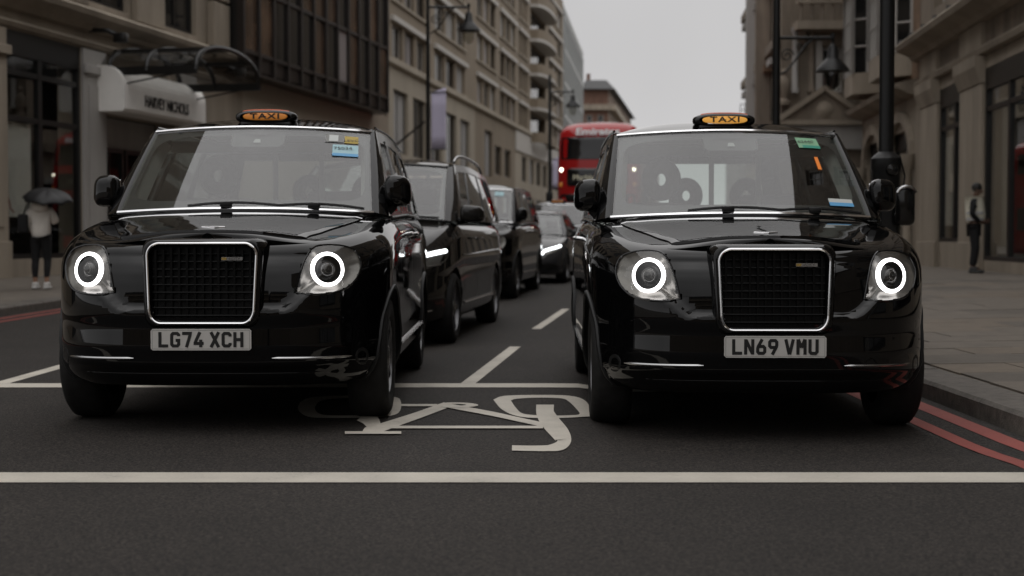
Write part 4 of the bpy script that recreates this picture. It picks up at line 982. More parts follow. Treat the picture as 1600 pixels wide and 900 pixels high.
# ------------------------------------------------------------------ buildings
M['stone'] = mat('portland_stone', (.30, .255, .20), .8, var=.22, scale=1.2, bump=.25, bscale=25, streak=True)
M['stone_dark'] = mat('weathered_stone', (.20, .165, .128), .85, var=.35, scale=1.6, bump=.35, bscale=20, streak=True)
M['stone_grey'] = mat('grey_painted_stone', (.36, .345, .325), .7, var=.10, scale=1.5, bump=.1, bscale=25, streak=True)
M['white_fascia'] = mat('white_fascia', (.85, .83, .79), .5, var=.05, scale=2)
M['render_brown'] = mat('brown_render', (.235, .190, .138), .85, var=.14, scale=.35, bump=.15, bscale=8, streak=True)
M['render_beige'] = mat('beige_render', (.36, .315, .25), .85, var=.10, scale=.35, streak=True)
M['lintel'] = mat('pale_lintel', (.50, .475, .44), .7)
M['brick_orange'] = mat('orange_brick', (.21, .135, .085), .85, var=.25, scale=3, bump=.3, bscale=18)
M['brick_red'] = mat('red_brick', (.17, .095, .068), .85, var=.25, scale=2, bump=.3, bscale=18)
M['black_frame'] = mat('black_shop_frame', (.008, .0075, .007), .35)
M['bronze_frame'] = mat('bronze_mullion', (.035, .028, .025), .35, .5)
M['white_frame'] = mat('white_window_frame', (.42, .40, .37), .6)
M['shop_glass'] = glass('shop_glass', (.80, .81, .80), 1.6)
M['pane_dark'] = mat('dark_window_pane', (.012, .012, .012), .05, spec=.55)
M['pane_reflect_brown'] = mat('brown_reflection_pane', (.10, .062, .040), .08, spec=.5, var=.6, scale=.8)  # brown reflection of the buildings opposite, put into the pane colour
M['blind'] = mat('pale_blind', (.28, .255, .25), .7)
M['curtain'] = mat('net_curtain', (.34, .33, .32), .8)
M['shop_dark'] = mat('shop_interior', (.012, .011, .010), .9)
M['poster'] = mat('pale_poster', (.85, .82, .76), .8)
M['red_vinyl'] = mat('red_vinyl', (.45, .05, .035), .6)
M['slate'] = mat('slate_roof', (.06, .06, .06), .7, var=.2, scale=3)
M['tower_glass'] = mat('tower_glass', (.035, .045, .045), .12, spec=.6)
M['tower_fin'] = mat('tower_fin', (.42, .43, .42), .5)

class Fac:
    """a facade: local x along it, y into the building, z up; t/z turn photo pixels into facade positions"""
    def __init__(s, name, O, d, label, zg, cat='building', group=None):
        d = Vector(d).normalized(); s.O = Vector(O); s.d = d; s.zg = zg
        s.root = empty(name, (O[0], O[1], zg), math.atan2(d.y, d.x), label, cat, group)
    def t(s, px):
        k = (px - 800) / FPX; return (s.O.x - k * s.O.y) / (k * s.d.y - s.d.x)
    def z(s, px, py, t=None):
        t = s.t(px) if t is None else t
        return CAM_H - (py - HOR) * (s.O.y + t * s.d.y) / FPX - s.zg
    def box(s, name, m, x0, x1, y0, y1, z0, z1, parent=None, bevel=0):
        b = MB(); b.box(x0, x1, y0, y1, z0, z1); return b.build(name, m, parent or s.root, bevel=bevel)
    def profile(s, name, m, x0, x1, prof, parent=None):
        """extrude a (y, z) profile along the facade"""
        b = MB(); b.prism(prof, lambda p, e: (lerp(x0, x1, e), p[0], p[1])); return b.build(name, m, parent or s.root)
    def wall(s, m, x0, x1, z0, z1, holes, y0=0, th=.4, name='wall', parent=None):
        """one wall sheet of real thickness with rectangular openings"""
        xs = sorted({x0, x1} | {h[0] for h in holes} | {h[1] for h in holes}); zs = sorted({z0, z1} | {h[2] for h in holes} | {h[3] for h in holes})
        xs = [x for x in xs if x0 <= x <= x1]; zs = [z for z in zs if z0 <= z <= z1]; b = MB()
        for i in range(len(xs) - 1):
            for j in range(len(zs) - 1):
                cx, cz = (xs[i] + xs[i + 1]) / 2, (zs[j] + zs[j + 1]) / 2
                if any(h[0] < cx < h[1] and h[2] < cz < h[3] for h in holes): continue
                b.add([(xs[i], y0, zs[j]), (xs[i + 1], y0, zs[j]), (xs[i + 1], y0, zs[j + 1]), (xs[i], y0, zs[j + 1])], [(0, 1, 2, 3)])
        for h in holes:
            a, c, e, f = h[:4]; b.grid([[(a, y0, e), (c, y0, e), (c, y0, f), (a, y0, f)], [(a, y0 + th, e), (c, y0 + th, e), (c, y0 + th, f), (a, y0 + th, f)]], True)
        return b.build(name, m, parent or s.root)
    def window(s, x0, x1, z0, z1, nx=2, nz=2, y=.2, fr=.06, fm='white_frame', gm='pane_dark', name='window', bar=None, parent=None):
        bar = bar or fr * .6; b = MB()
        b.box(x0, x0 + fr, y - .04, y + .04, z0, z1); b.box(x1 - fr, x1, y - .04, y + .04, z0, z1)
        b.box(x0 + fr, x1 - fr, y - .04, y + .04, z0, z0 + fr); b.box(x0 + fr, x1 - fr, y - .04, y + .04, z1 - fr, z1)
        for k in range(1, nx): x = lerp(x0, x1, k / nx); b.box(x - bar / 2, x + bar / 2, y - .03, y + .035, z0 + fr, z1 - fr)
        for k in range(1, nz): z = lerp(z0, z1, k / nz); b.box(x0 + fr, x1 - fr, y - .025, y + .03, z - bar / 2, z + bar / 2)
        w_ = b.build(name, fm, parent or s.root)
        g_ = MB(); g_.box(x0 + fr * .5, x1 - fr * .5, y + .005, y + .02, z0 + fr * .5, z1 - fr * .5); g_.build('pane', gm, w_)
        return w_
    def shell(s, m, x0, x1, y0, dep, z0, z1, roof='slate'):
        b = MB(); b.box(x0, x1, y0, y0 + dep, z0, z1); s.core = b.build('core', m, s.root)
        r = MB(); r.box(x0 - .1, x1 + .1, y0 - .1, y0 + dep, z1 + .003, z1 + .5); r.build('roof', roof, s.root)

# ---------------- department store on the left
H = Fac('department_store', (-9.2, 26.0), (.198, .98), 'stone department store with shop window, arched canopy and projecting glass bay', .21)
D0, D1 = -14.0, 24.6
H.shell('shop_dark', D0, D1, 1.6, 15, 0, 22)
tl, tr_ = H.t(11), H.t(128)
win = (tl, tr_, .42, 4.62); ent = (3.72, 7.15, 0, 3.42); win2 = (-4.4, -1.3, .42, 4.62); win3 = (-9.0, -5.6, .42, 4.62)
H.wall('stone', D0, 11.2, 0, 5.0, [win, ent, win2, win3], th=.5)
H.wall('render_beige', 11.2, D1, 0, 5.0, [], th=.5)
up = []
for c in (-6.45, -3.0, .45, 3.9, 7.4): up.append((c - .95, c + .95, 5.62, 9.4)); up.append((c - .95, c + .95, 10.6, 13.6)); up.append((c - .95, c + .95, 15, 18))
H.wall('stone', D0, 11.2, 5.0, 22, up, th=.5)
H.wall('stone', 11.2, D1, 5.0, 22, [], th=.5)
for a, b_, c, d in up: H.window(a, b_, c, d, 2, 4, .16, .10, 'black_frame', 'pane_dark', bar=.05)
for k, c in enumerate((-4.72, -1.27, 2.18, 5.65)):
    for z in (5.46, 6.62, 7.78, 8.94): H.box('pier_block', 'stone_dark' if (k + int(z)) % 2 else 'stone', c - .68, c + .68, -.14 - .02 * (k % 2), -.002, z, z + 1.10, bevel=.03)
for z in (5.46, 6.62, 7.78, 8.94): H.box('pier_block', 'stone', 8.95, 9.90, -.22, -.002, z, z + 1.10, bevel=.03)
for c in (2.18, 5.65): H.box('pier_ledge', 'stone_dark', c - .74, c + .74, -.22, -.165, 6.55, 6.72)
# cornice and architrave
H.profile('cornice', 'stone', D0, 11.1, [(-.002, 4.98), (-.10, 5.0), (-.14, 5.10), (-.38, 5.22), (-.42, 5.32), (-.36, 5.38), (-.002, 5.46)])
H.profile('architrave', 'stone', D0, 11.1, [(-.002, 4.64), (-.09, 4.66), (-.14, 4.74), (-.06, 4.80), (-.002, 4.80)])
for t_ in (3.05, 6.15, 9.3):
    s_ = MB(); s_.tube([(t_, -.02, 5.02), (t_ + .05, -.42, 5.0), (t_ + .08, -.62, 4.9)], .05, 8); s_.rbox(t_ - .03, t_ + .19, -.80, -.56, 4.76, 4.95, .02); s_.build('spot_lamp', 'black_frame', H.root, True)
# shop window: plinth, frame, panes, poster
def shopfront(F, w, mull, trans, y=.16, plinth='stone'):
    x0, x1, z0, z1 = w; b = MB(); f = .09
    b.box(x0, x0 + f, y - .05, y + .06, z0, z1); b.box(x1 - f, x1, y - .05, y + .06, z0, z1); b.box(x0 + f, x1 - f, y - .05, y + .06, z0, z0 + f); b.box(x0 + f, x1 - f, y - .05, y + .06, z1 - .45, z1)
    for m_ in mull: b.box(m_ - .07, m_ + .07, y - .04, y + .055, z0 + f, z1 - .45)
    for z in trans: b.box(x0 + f, x1 - f, y - .035, y + .05, z - .05, z + .05)
    o = b.build('shop_window', 'black_frame', F.root)
    cols = [x0 + f] + list(mull) + [x1 - f]; rws = [z0 + f] + list(trans) + [z1 - .45]
    for i in range(len(cols) - 1):
        for j in range(len(rws) - 1):
            p = MB(); p.box(cols[i], cols[i + 1], y + .01, y + .022, rws[j], rws[j + 1]); p.build('pane', 'shop_glass', o)
    return o
sw = shopfront(H, win, [H.t(67)], [3.02, 3.86], y=.055)
p = MB(); p.box(tl + .1, H.t(56) + .04, .10, .115, 1.20, 2.95); po = p.build('window_poster', 'poster', H.root)
rz_ = MB(); Zp = [(tl + .16, 2.75), (tl + .14, 2.35), (tl + .20, 2.05), (tl + .17, 1.75), (tl + .30, 1.35), (tl + .42, 1.28)]
rz_.tube([(a, .095, b) for a, b in Zp], .010, 5); rz_.build('poster_mark', 'red_vinyl', po)
shopfront(H, win2, [-2.85], [3.02, 3.86]); shopfront(H, win3, [-7.3], [3.02, 3.86])
for a, b_, m_ in ((-1.25, tl - .03, 'stone'), (-5.5, -4.45, 'stone'), (tr_ + .03, 3.68, 'stone_grey'), (7.2, 8.2, 'stone_grey')):
    pil = H.box('pilaster', m_, a, b_, -.07, -.002, 0, 4.62, bevel=.012)
    H.box('pilaster_base', m_, a - .03, b_ + .03, -.12, -.073, 0, .75, pil, bevel=.012); H.box('pilaster_cap', m_, a - .05, b_ + .05, -.15, -.073, 4.12, 4.30, pil, bevel=.02)
    H.box('pilaster_panel', m_, a + .18, b_ - .18, -.09, -.073, 1.0, 3.9, pil, bevel=.01)
# entrance with the rounded white fascia carrying the name
H.box('entrance_lining', 'stone_grey', 3.74, 7.13, .52, .6, 0, 3.4)
dw = H.window(4.1, 5.4, .05, 2.75, 2, 2, .46, .09, 'black_frame', 'pane_dark', 'entrance_door'); H.window(5.5, 6.9, .05, 2.75, 2, 2, .46, .09, 'black_frame', 'pane_dark', 'entrance_door')
prof = [(-.002, 3.40), (-.62, 3.40), (-.66, 3.46), (-.66, 3.88)] + [(-.66 + .46 * (1 - math.cos(a)), 3.88 + .46 * math.sin(a)) for a in np.linspace(.2, math.pi / 2, 7)] + [(-.002, 4.34)]
fas = H.profile('entrance_fascia', 'white_fascia', 3.30, 7.35, prof)
nm = text('shop_name', 'HARVEY NICHOLS', .34, 'ink', fas, (5.30, -.672, 3.67), (R(90), 0, 0), .006, sx=.78, bold=.004)
# glass barrel canopy
can = empty('glass_canopy', (0, 0, 0)); can.parent = H.root
t0, t1_, zc, hgt, pr_ = 3.45, 6.9, 4.22, .62, 2.15
arc = [(lerp(t0, t1_, (1 - math.cos(a)) / 2), zc + hgt * math.sin(a) ** .8) for a in np.linspace(0, math.pi, 13)]
for yy in (-.25, -pr_ * .5, -pr_):
    r_ = MB(); r_.tube([(a, yy, b) for a, b in arc], .05, 8); r_.build('canopy_rib', 'black_frame', can, True)
for i in (0, 3, 6, 9, 12):
    r_ = MB(); a, b = arc[i]; hh = .085 if i in (0, 12) else .045
    r_.box(a - .03, a + .03, -pr_ - .03, -.002, b - hh, b + hh); r_.build('canopy_beam', 'black_frame', can)
M['canopy_glass'] = glass('canopy_glass', (.55, .55, .54), 1.5, .03, .03)
for i in range(12):
    g_ = MB(); (a, b), (c, d) = arc[i], arc[i + 1]; g_.add([(a, -pr_, b), (c, -pr_, d), (c, -.05, d), (a, -.05, b)], [(0, 1, 2, 3)]); g_.build('pane', 'canopy_glass', can)
for a in (t0, t1_):
    r_ = MB(); r_.tube([(a, -pr_ * .9, zc - .03), (a, -.05, zc - .35)], .018, 6); r_.build('canopy_strut', 'black_frame', can, True)
# projecting glass bay
gb = empty('glass_bay', (0, 0, 0)); gb.parent = H.root
gx0, gx1, gy = 10.0, 22.7, -.50
H.box('bay_core', 'shop_dark', gx0 + .12, gx1 - .12, gy + .3, -.002, 5.02, 21.6, gb)
H.box('bay_sill', 'bronze_frame', gx0, gx1, gy - .02, -.002, 4.95, 5.02, gb)
nb = 12; bw = (gx1 - gx0) / nb; rows_z = [5.02, 5.50, 7.15, 9.6, 9.95, 12.4, 14.9, 17.4, 19.8, 21.6]
for i in range(nb + 1):
    x = gx0 + i * bw; H.box('bay_mullion', 'bronze_frame', x - .06, x + .06, gy - .06, gy + .12, 5.02, 21.6, gb)
for z in rows_z[1:]: H.box('bay_transom', 'bronze_frame', gx0, gx1, gy - .045, gy + .10, z - .05, z + .05, gb)
random.seed(3)
for i in range(nb):
    for j in range(len(rows_z) - 1):
        m_ = 'bronze_frame' if j == 0 else ('pane_reflect_brown' if random.random() < .62 else 'pane_dark')
        if (i, j) == (7, 1): m_ = 'blind'
        pn = MB(); a, b = gx0 + i * bw + .06, gx0 + (i + 1) * bw - .06; tlt = random.uniform(-.012, .012)
        pn.add([(a, gy + .02 + tlt, rows_z[j] + .05), (b, gy + .02 - tlt, rows_z[j] + .05), (b, gy + .02 - tlt, rows_z[j + 1] - .05), (a, gy + .02 + tlt, rows_z[j + 1] - .05)], [(0, 1, 2, 3)]); pn.build('pane', m_, gb)
H.box('bay_end', 'black_frame', gx0 - .02, gx0 + .05, gy + .12, -.002, 5.02, 21.6, gb); H.box('bay_end', 'black_frame', gx1 - .05, gx1 + .02, gy + .12, -.002, 5.02, 21.6, gb)
fp = MB(); fp.tube([(22.8, -.1, 3.4), (21.6, -2.1, 4.6)], .035, 6); fpo = fp.build('flagpole', 'black_frame', H.root, True)

# ---------------- brown apartment block
B = Fac('apartment_block', (-7.0, 75.5), (.148, .989), 'brown rendered apartment block with rows of triple windows and rounded balconies', .12)
L_ = 86; B.shell('shop_dark', 0, L_, 1.2, 14, 0, 27)
groups = [(2.6, 12.0), (14.2, 25.2), (29.6, 38.6), (40.6, 49.4), (51.2, 57.0), (72.5, 84.5)]
lins = [12.75, 15.95, 19.15, 22.35, 25.55]; holes = []
for ga, gb_ in groups:
    n = 3; wd = (gb_ - ga) / n
    for zt in lins:
        for k in range(n): holes.append((ga + k * wd + .35, ga + (k + 1) * wd - .35, zt - 1.95, zt - .05))
bal = (58.6, 70.6); holes_b = [(bal[0] + .6, bal[1] - .6, zt - 2.1, zt - .05) for zt in lins]
B.wall('render_brown', 0, L_, 10.45, 27.3, holes + holes_b, th=.45)
random.seed(11)
for i, h in enumerate(holes): B.window(h[0], h[1], h[2], h[3], 2, 1, .22, .10, 'white_frame' if random.random() < .75 else 'bronze_frame', random.choice(['pane_dark', 'pane_dark', 'curtain', 'blind', 'pane_dark']), bar=.10)
for ga, gb_ in groups:
    for zt in lins: B.box('lintel', 'lintel', ga - .1, gb_ + .1, -.22, -.002, zt, zt + .28); B.box('sill', 'render_beige', ga - .05, gb_ + .05, -.14, -.002, zt - 2.12, zt - 1.99)
for zt in lins:   # rounded balconies
    a, b = bal; pts = [(lerp(a, b, (1 - math.cos(x)) / 2), -1.5 * math.sin(x) ** .5) for x in np.linspace(0, math.pi, 15)]
    fl = MB(); fl.prism(pts + [(b, -.002), (a, -.002)], lambda p, e: (p[0], p[1], zt + .0 + .28 * e)); o = fl.build('balcony_roof', 'lintel', B.root)
    pa = MB(); pa.grid([[(p[0], p[1], z) for p in pts] for z in (zt - 3.0 if zt < 13 else zt - 2.9, zt - 2.05)]); pa.grid([[(p[0], p[1] + .15, z) for p in pts] for z in (zt - 3.0 if zt < 13 else zt - 2.9, zt - 2.05)]); pa.build('balcony_parapet', 'render_brown', B.root, True)
    B.window(a + .6, b - .6, zt - 2.1, zt - .05, 5, 1, .38, .12, 'bronze_frame', 'pane_dark', 'balcony_door')
B.profile('string_course', 'render_beige', 0, L_, [(-.002, 10.30), (-.25, 10.36), (-.25, 10.62), (-.002, 10.68)])
sh = []; x = 3.2
while x < 84: sh.append((x, x + 3.6, 5.6, 9.1) if x < 34 else (x, x + 3.4, 5.9, 8.2)); sh.append((x - .1, x + 3.8, .4, 4.5)); x += 5.0
B.wall('render_beige', 0, 29, 0, 10.45, [h for h in sh if h[1] < 29], th=.5); B.wall('render_brown', 29, 49, 0, 10.45, [h for h in sh if h[0] >= 29 and h[1] < 49], th=.5); B.wall('render_beige', 49, L_, 0, 10.45, [h for h in sh if h[0] >= 49], th=.5)
B.box('fascia_band', 'lintel', 49, L_, -.12, -.002, 8.5, 10.2)
for h in sh:
    if (h[1] < 29) or (h[0] >= 29 and h[1] < 49) or h[0] >= 49: B.window(h[0], h[1], h[2], h[3], 2 if h[2] > 1 else 3, 1, .25, .12, 'black_frame', random.choice(['pane_dark', 'pane_dark', 'curtain']) if h[2] > 1 else 'pane_dark', bar=.12)
# ---------------- finned glass tower and far mansion block
G = Fac('glass_tower', (5.9, 164.5), (4.1, 40), 'tall glass tower with vertical metal fins behind the apartment block', .12)
G.shell('tower_glass', 0, 42, .02, 16, 0, 27, 'tower_fin')
for k in range(22): G.box('fin', 'tower_fin', k * 1.95, k * 1.95 + .30, -.16, .015, 3.5, 26.6)
for z in (3.4, 7.2, 11.0, 14.8, 18.6, 22.4, 26.2): G.box('floor_band', 'tower_fin', 0, 42, -.15, .012, z, z + .35)
Fm = Fac('mansion_block', (12.0, 240), (1, .02), 'far red brick mansion block with pale balconies beyond the bus', .12)
Fm.wall('brick_red', 0, 4.2, 0, 25.6, [(.5 + 1.9 * i, 1.5 + 1.9 * i, z, z + 2.0) for i in range(2) for z in (5, 8.6, 12.2, 15.8, 19.4)], th=.3)
for i in range(2):
    for z in (5, 8.6, 12.2, 15.8, 19.4): Fm.window(.5 + 1.9 * i, 1.5 + 1.9 * i, z, z + 2.0, 1, 2, .15, .12)
sd_ = MB(); sd_.add([(4.2, 0, 0), (14.2, 60, 0), (14.2, 60, 25.6), (4.2, 0, 25.6)], [(0, 1, 2, 3)]); sd_.build('side_wall', 'stone', Fm.root)
cr_ = MB(); cr_.box(.05, 4.15, .35, 40, 0, 25.5); cr_.build('core', 'shop_dark', Fm.root)
for z in (4.0, 7.6, 11.2, 14.8, 18.4, 22.2): 
    Fm.box('balcony', 'stone', -.2, 4.5, -1.0, -.01, z, z + .9)
    b = MB(); b.prism([(4.22, -1.0), (5.4, -.6), (14.6, 60), (14.21, 60)], lambda p, e: (p[0], p[1], z + .9 * e)); b.build('balcony', 'stone', Fm.root)
    for k in range(9):
        b = MB(); f0, f1 = k / 9 + .03, k / 9 + .075; b.add([(4.2 + 10 * f0 + .05, 60 * f0, z + 1.2), (4.2 + 10 * f1 + .05, 60 * f1, z + 1.2), (4.2 + 10 * f1 + .05, 60 * f1, z + 3.2), (4.2 + 10 * f0 + .05, 60 * f0, z + 3.2)], [(0, 1, 2, 3)]); b.build('window', 'brick_red', Fm.root)
rf = MB(); rf.add([(-.4, -1.2, 25.65), (5.2, -1.2, 25.65), (15.2, 60, 25.65), (-.4, 60, 25.65), (.5, 1.5, 27.4), (4.0, 1.5, 27.4), (13.5, 58, 27.4), (.5, 58, 27.4)], [(0, 1, 5, 4), (1, 2, 6, 5), (2, 3, 7, 6), (3, 0, 4, 7), (4, 5, 6, 7), (3, 2, 1, 0)]); rf.build('roof', 'slate', Fm.root)
for k in range(3): Fm.box('chimney', 'brick_red', 1 + k * 1.2, 1.6 + k * 1.2, 6 + 12 * k, 7 + 12 * k, 27.3, 29.0)

# ---------------- shop with stone pilasters on the right
S_ = Fac('corner_shop', (10.45, 36.6), (-.083, -.996), 'stone shop front with plain pilasters behind the man in the pale vest', .30)
def rt(px): return S_.t(px)
E = 36.0
S_.shell('shop_dark', .1, E, 1.4, 12, 0, 20)
pils = [(rt(1440), rt(1466)), (rt(1502), rt(1536))]
w1 = (pils[0][1], pils[1][0], .62, 4.25); w2 = (pils[1][1], 13.2, .25, 4.25)
hol = [w1, w2]; x = 14.4
while x < E - 4: hol.append((x, x + 4.6, .25, 4.25)); x += 5.8
S_.wall('stone', 0, E, 0, 4.5, hol, th=.5)
ups = []; x = 1.6
while x < E - 2: ups += [(x, x + 1.3, 6.3, 9.2), (x, x + 1.3, 10.6, 13.2), (x, x + 1.3, 14.6, 17.2)]; x += 2.9
S_.wall('stone_dark', 0, E, 4.5, 20, ups, th=.45)
for h in ups: S_.window(*h, 2, 3, .25, .08)
shopfront(S_, w1, [lerp(w1[0], w1[1], .62)], [3.3], y=.06); shopfront(S_, w2, [rt(1572), 10.6], [3.4], y=.06)
for h in hol[2:]: shopfront(S_, h, [h[0] + 2.3], [3.4])
pc = MB(); pc.box(w1[0] + .25, lerp(w1[0], w1[1], .55), .10, .12, 1.0, 3.1); pc.build('window_poster', 'poster', S_.root)
pl2 = pils + [(13.2, 14.3), (19.0, 20.1), (24.8, 25.9)]
for a, b in pl2:
    pil = S_.box('pilaster', 'stone', a, b, -.08, -.002, 0, 3.95, bevel=.015)
    S_.box('pilaster_base', 'stone', a - .04, b + .04, -.13, -.083, 0, .62, pil, bevel=.015)
    c = MB(); c.prism([(-.002, 3.96), (-.10, 3.96), (-.13, 4.05), (-.22, 4.30), (-.24, 4.52), (-.002, 4.52)], lambda p, e: (lerp(a - .04, b + .04, e), p[0], p[1])); c.build('corbel', 'stone', pil)
    fr_ = MB(); fr_.box(a, b, -.10, -.002, 4.73, 5.22); fr_.build('frieze_block', 'stone', S_.root)
S_.profile('lintel_moulding', 'stone', 0, E, [(-.004, 4.53), (-.14, 4.55), (-.18, 4.66), (-.10, 4.72), (-.004, 4.72)])
S_.profile('cornice', 'stone', -.3, E, [(-.004, 5.22), (-.16, 5.26), (-.22, 5.36), (-.55, 5.50), (-.60, 5.62), (-.52, 5.70), (-.004, 5.82)])
for k in range(26): S_.box('cornice_roll', 'slate', -.3 + k * 1.4, -.22 + k * 1.4, -.50, -.10, 5.72, 5.80)
# ---------------- bay-windowed Victorian house next to it
V = Fac('bay_window_house', (11.2, 45.6), (-.083, -.996), 'Victorian stone house with white-mullioned bay windows over arched shop openings', .30)
VL = 9.0
V.shell('shop_dark', 0, VL - .05, 1.0, 12, 0, 19)
arcs = [(.9, 3.9), (5.1, 8.2)]
V.wall('stone', 0, VL, 0, 4.4, [(a, b, .3, 3.6) for a, b in arcs], th=.5)
V.wall('brick_orange', 0, VL, 4.4, 19, [(4.3, 5.0, 6, 7.8), (4.3, 5.0, 9.4, 11.2)], th=.45)
for a, b in arcs:
    sw_ = shopfront(V, (a, b, .3, 3.6), [(a + b) / 2], [2.6])
    am = MB(); n = 12; cx, r_ = (a + b) / 2, (b - a) / 2
    o_ = [(cx + (r_ + .28) * math.cos(x), 2.9 + (r_ * .62 + .28) * math.sin(x)) for x in np.linspace(0, math.pi, n)]; i_ = [(cx + r_ * math.cos(x), 2.9 + r_ * .62 * math.sin(x)) for x in np.linspace(math.pi, 0, n)]
    am.prism(o_ + i_, lambda p, e: (p[0], -.14 + .138 * e, p[1])); am.build('arch_moulding', 'stone', V.root)
    for x in (a - .28, b + .02):
        cl = MB(); cl.lathe([(.15, .0), (.15, .25), (.11, .3), (.10, 2.45), (.15, 2.55), (.18, 2.75), (.18, 2.9)], (x + .13, -.16, 0), n=14); cl.build('column', 'stone', V.root, True)
V.profile('cornice', 'stone', 0, VL - .35, [(-.004, 4.42), (-.2, 4.46), (-.5, 4.60), (-.55, 4.72), (-.004, 4.85)])
for c in (2.2, 6.7):
    for zf in (5.0, 8.6, 12.2):
        pts = [(c - 1.3, -.004), (c - .8, -.78), (c + .8, -.78), (c + 1.3, -.004)]
        b = MB(); b.prism(pts, lambda p, e: (p[0], p[1], zf + .62 * e)); bay = b.build('bay_base', 'stone', V.root)
        b = MB(); b.prism([(p[0] * 1.0 + (p[0] - c) * .08, p[1] * 1.12) for p in pts], lambda p, e: (p[0], p[1], zf + 3.05 + .28 * e)); b.build('bay_cornice', 'stone', bay)
        for q in range(3):
            (xa, ya), (xb, yb) = pts[q], pts[q + 1]; wn = MB(); nx = 4 if q == 1 else 2
            P = lambda f, z, d=0: (lerp(xa, xb, f), lerp(ya, yb, f) + d, z)
            for k in range(nx + 1):
                f = k / nx; a_ = P(f, 0); r_ = .05 if k in (0, nx) else .03; wn.box(a_[0] - r_, a_[0] + r_, a_[1] - r_, a_[1] + r_, zf + .62, zf + 3.05)
            for z in (zf + 1.4, zf + 2.2): wn.tube([P(0, z), P(1, z)], .028, 4)
            wo = wn.build('window', 'white_frame', bay)
            pn = MB(); pn.add([P(0, zf + .62, .05), P(1, zf + .62, .05), P(1, zf + 3.05, .05), P(0, zf + 3.05, .05)], [(0, 1, 2, 3)]); pn.build('pane', 'pane_dark', wo)
for z in (6, 9.4): V.window(4.3, 5.0, z, z + 1.8, 1, 3, .2, .07)
# ---------------- ornate pedimented building standing forward beyond it
Q = Fac('pedimented_building', (8.85, 47.0), (1, 0), 'ornate stone building end with triangular pediment, tall window and balcony', .30)
QW = 2.75
cq = MB(); cq.prism([(.06, .45), (QW - .05, .45), (QW + .8, 13.5), (1.25, 13.5)], lambda p, e: (p[0], p[1], 18 * e)); cq.build('core', 'shop_dark', Q.root)
wq = (1.35, 2.05, 5.5, 7.0); wq2 = (1.2, 2.2, 8.4, 10.2); dq = (.55, 2.25, 0, 3.5)
Q.wall('stone_dark', -.0, QW, 0, 18, [wq, wq2, dq], th=.4)
Q.window(*wq, 1, 1, .25, .09, 'white_frame', 'pane_dark'); Q.window(*wq2, 1, 2, .25, .09, 'bronze_frame', 'pane_dark'); Q.window(*dq, 2, 2, .35, .1, 'black_frame', 'pane_dark', 'entrance_door')
for x in (1.12, 2.08): Q.box('window_jamb', 'white_frame', x, x + .20, -.12, -.002, 5.4, 7.15)
for x in (.42, .95, 2.42):
    cl = MB(); cl.lathe([(.13, 0), (.13, .15), (.10, .2), (.09, 1.9), (.13, 2.0), (.14, 2.12)], (x, -.2, 5.45), n=12); cl.build('column', 'stone_grey' if x < .6 else 'stone_dark', Q.root, True)
pd = MB(); pd.prism([(-.10, 4.58), (QW + .02, 4.58), (QW / 2 - .02, 5.56)], lambda p, e: (p[0], -.30 + .296 * e, p[1])); pdo = pd.build('pediment', 'stone_dark', Q.root)
for (a, b) in (((-.16, 4.56), (QW / 2 - .02, 5.60)), ((QW / 2 - .02, 5.60), (QW + .08, 4.56))):
    r_ = MB(); L2, R2 = ribbon2d([a, b], .16); pts = [L2[0], L2[1], R2[1], R2[0]]; r_.prism(pts, lambda p, e: (p[0], -.46 + .155 * e, p[1])); r_.build('raking_cornice', 'stone', pdo)
Q.box('pediment_base', 'stone', -.2, QW + .02, -.42, -.303, 4.40, 4.56, pdo)
cr2 = MB(); cr2.lathe([(.0, -.10), (.16, -.08), (.24, -.02), (.28, .0)], (QW / 2, -.31, 4.90), 'y', 18); cr2.build('carved_crest', 'stone', pdo, True)
for x in (-.05, QW - .12):
    st = MB(); st.lathe([(.20, 0), (.20, .12), (.12, .2), (.16, .4), (.22, .62), (.15, .85), (.07, .95), (.12, 1.08), (.0, 1.22)], (x + .1, -.25, 5.05), n=14); st.build('stone_urn', 'stone_dark', Q.root, True)
Q.box('entablature', 'stone_grey', -.12, QW, -.26, -.003, 3.62, 4.38)
Q.box('balcony_floor', 'stone', .35, QW - .1, -.85, -.003, 7.45, 7.72)
for k in range(7):
    bl = MB(); bl.lathe([(.05, 0), (.07, .12), (.035, .25), (.06, .42), (.05, .55)], (.5 + k * .34, -.75, 7.72), n=10); bl.build('baluster', 'stone_dark', Q.root, True)
Q.box('balcony_rail', 'stone', .35, QW - .1, -.87, -.66, 8.27, 8.4)
for x in (.6, 2.3):
    bk = MB(); bk.prism([(-.004, 7.44), (-.6, 7.44), (-.5, 7.25), (-.1, 6.8), (-.004, 6.8)], lambda p, e: (x - .1 + .2 * e, p[0], p[1])); bk.build('balcony_bracket', 'stone_dark', Q.root)
Q2 = MB(); ln = 14.0
def qs(y, d=0): return (-.002 - d + .083 * y)
Q2.add([(0, 0, 0), (.083 * ln, ln, 0), (.083 * ln, ln, 18), (0, 0, 18)], [(0, 1, 2, 3)]); Q2.build('side_wall', 'stone', Q.root)
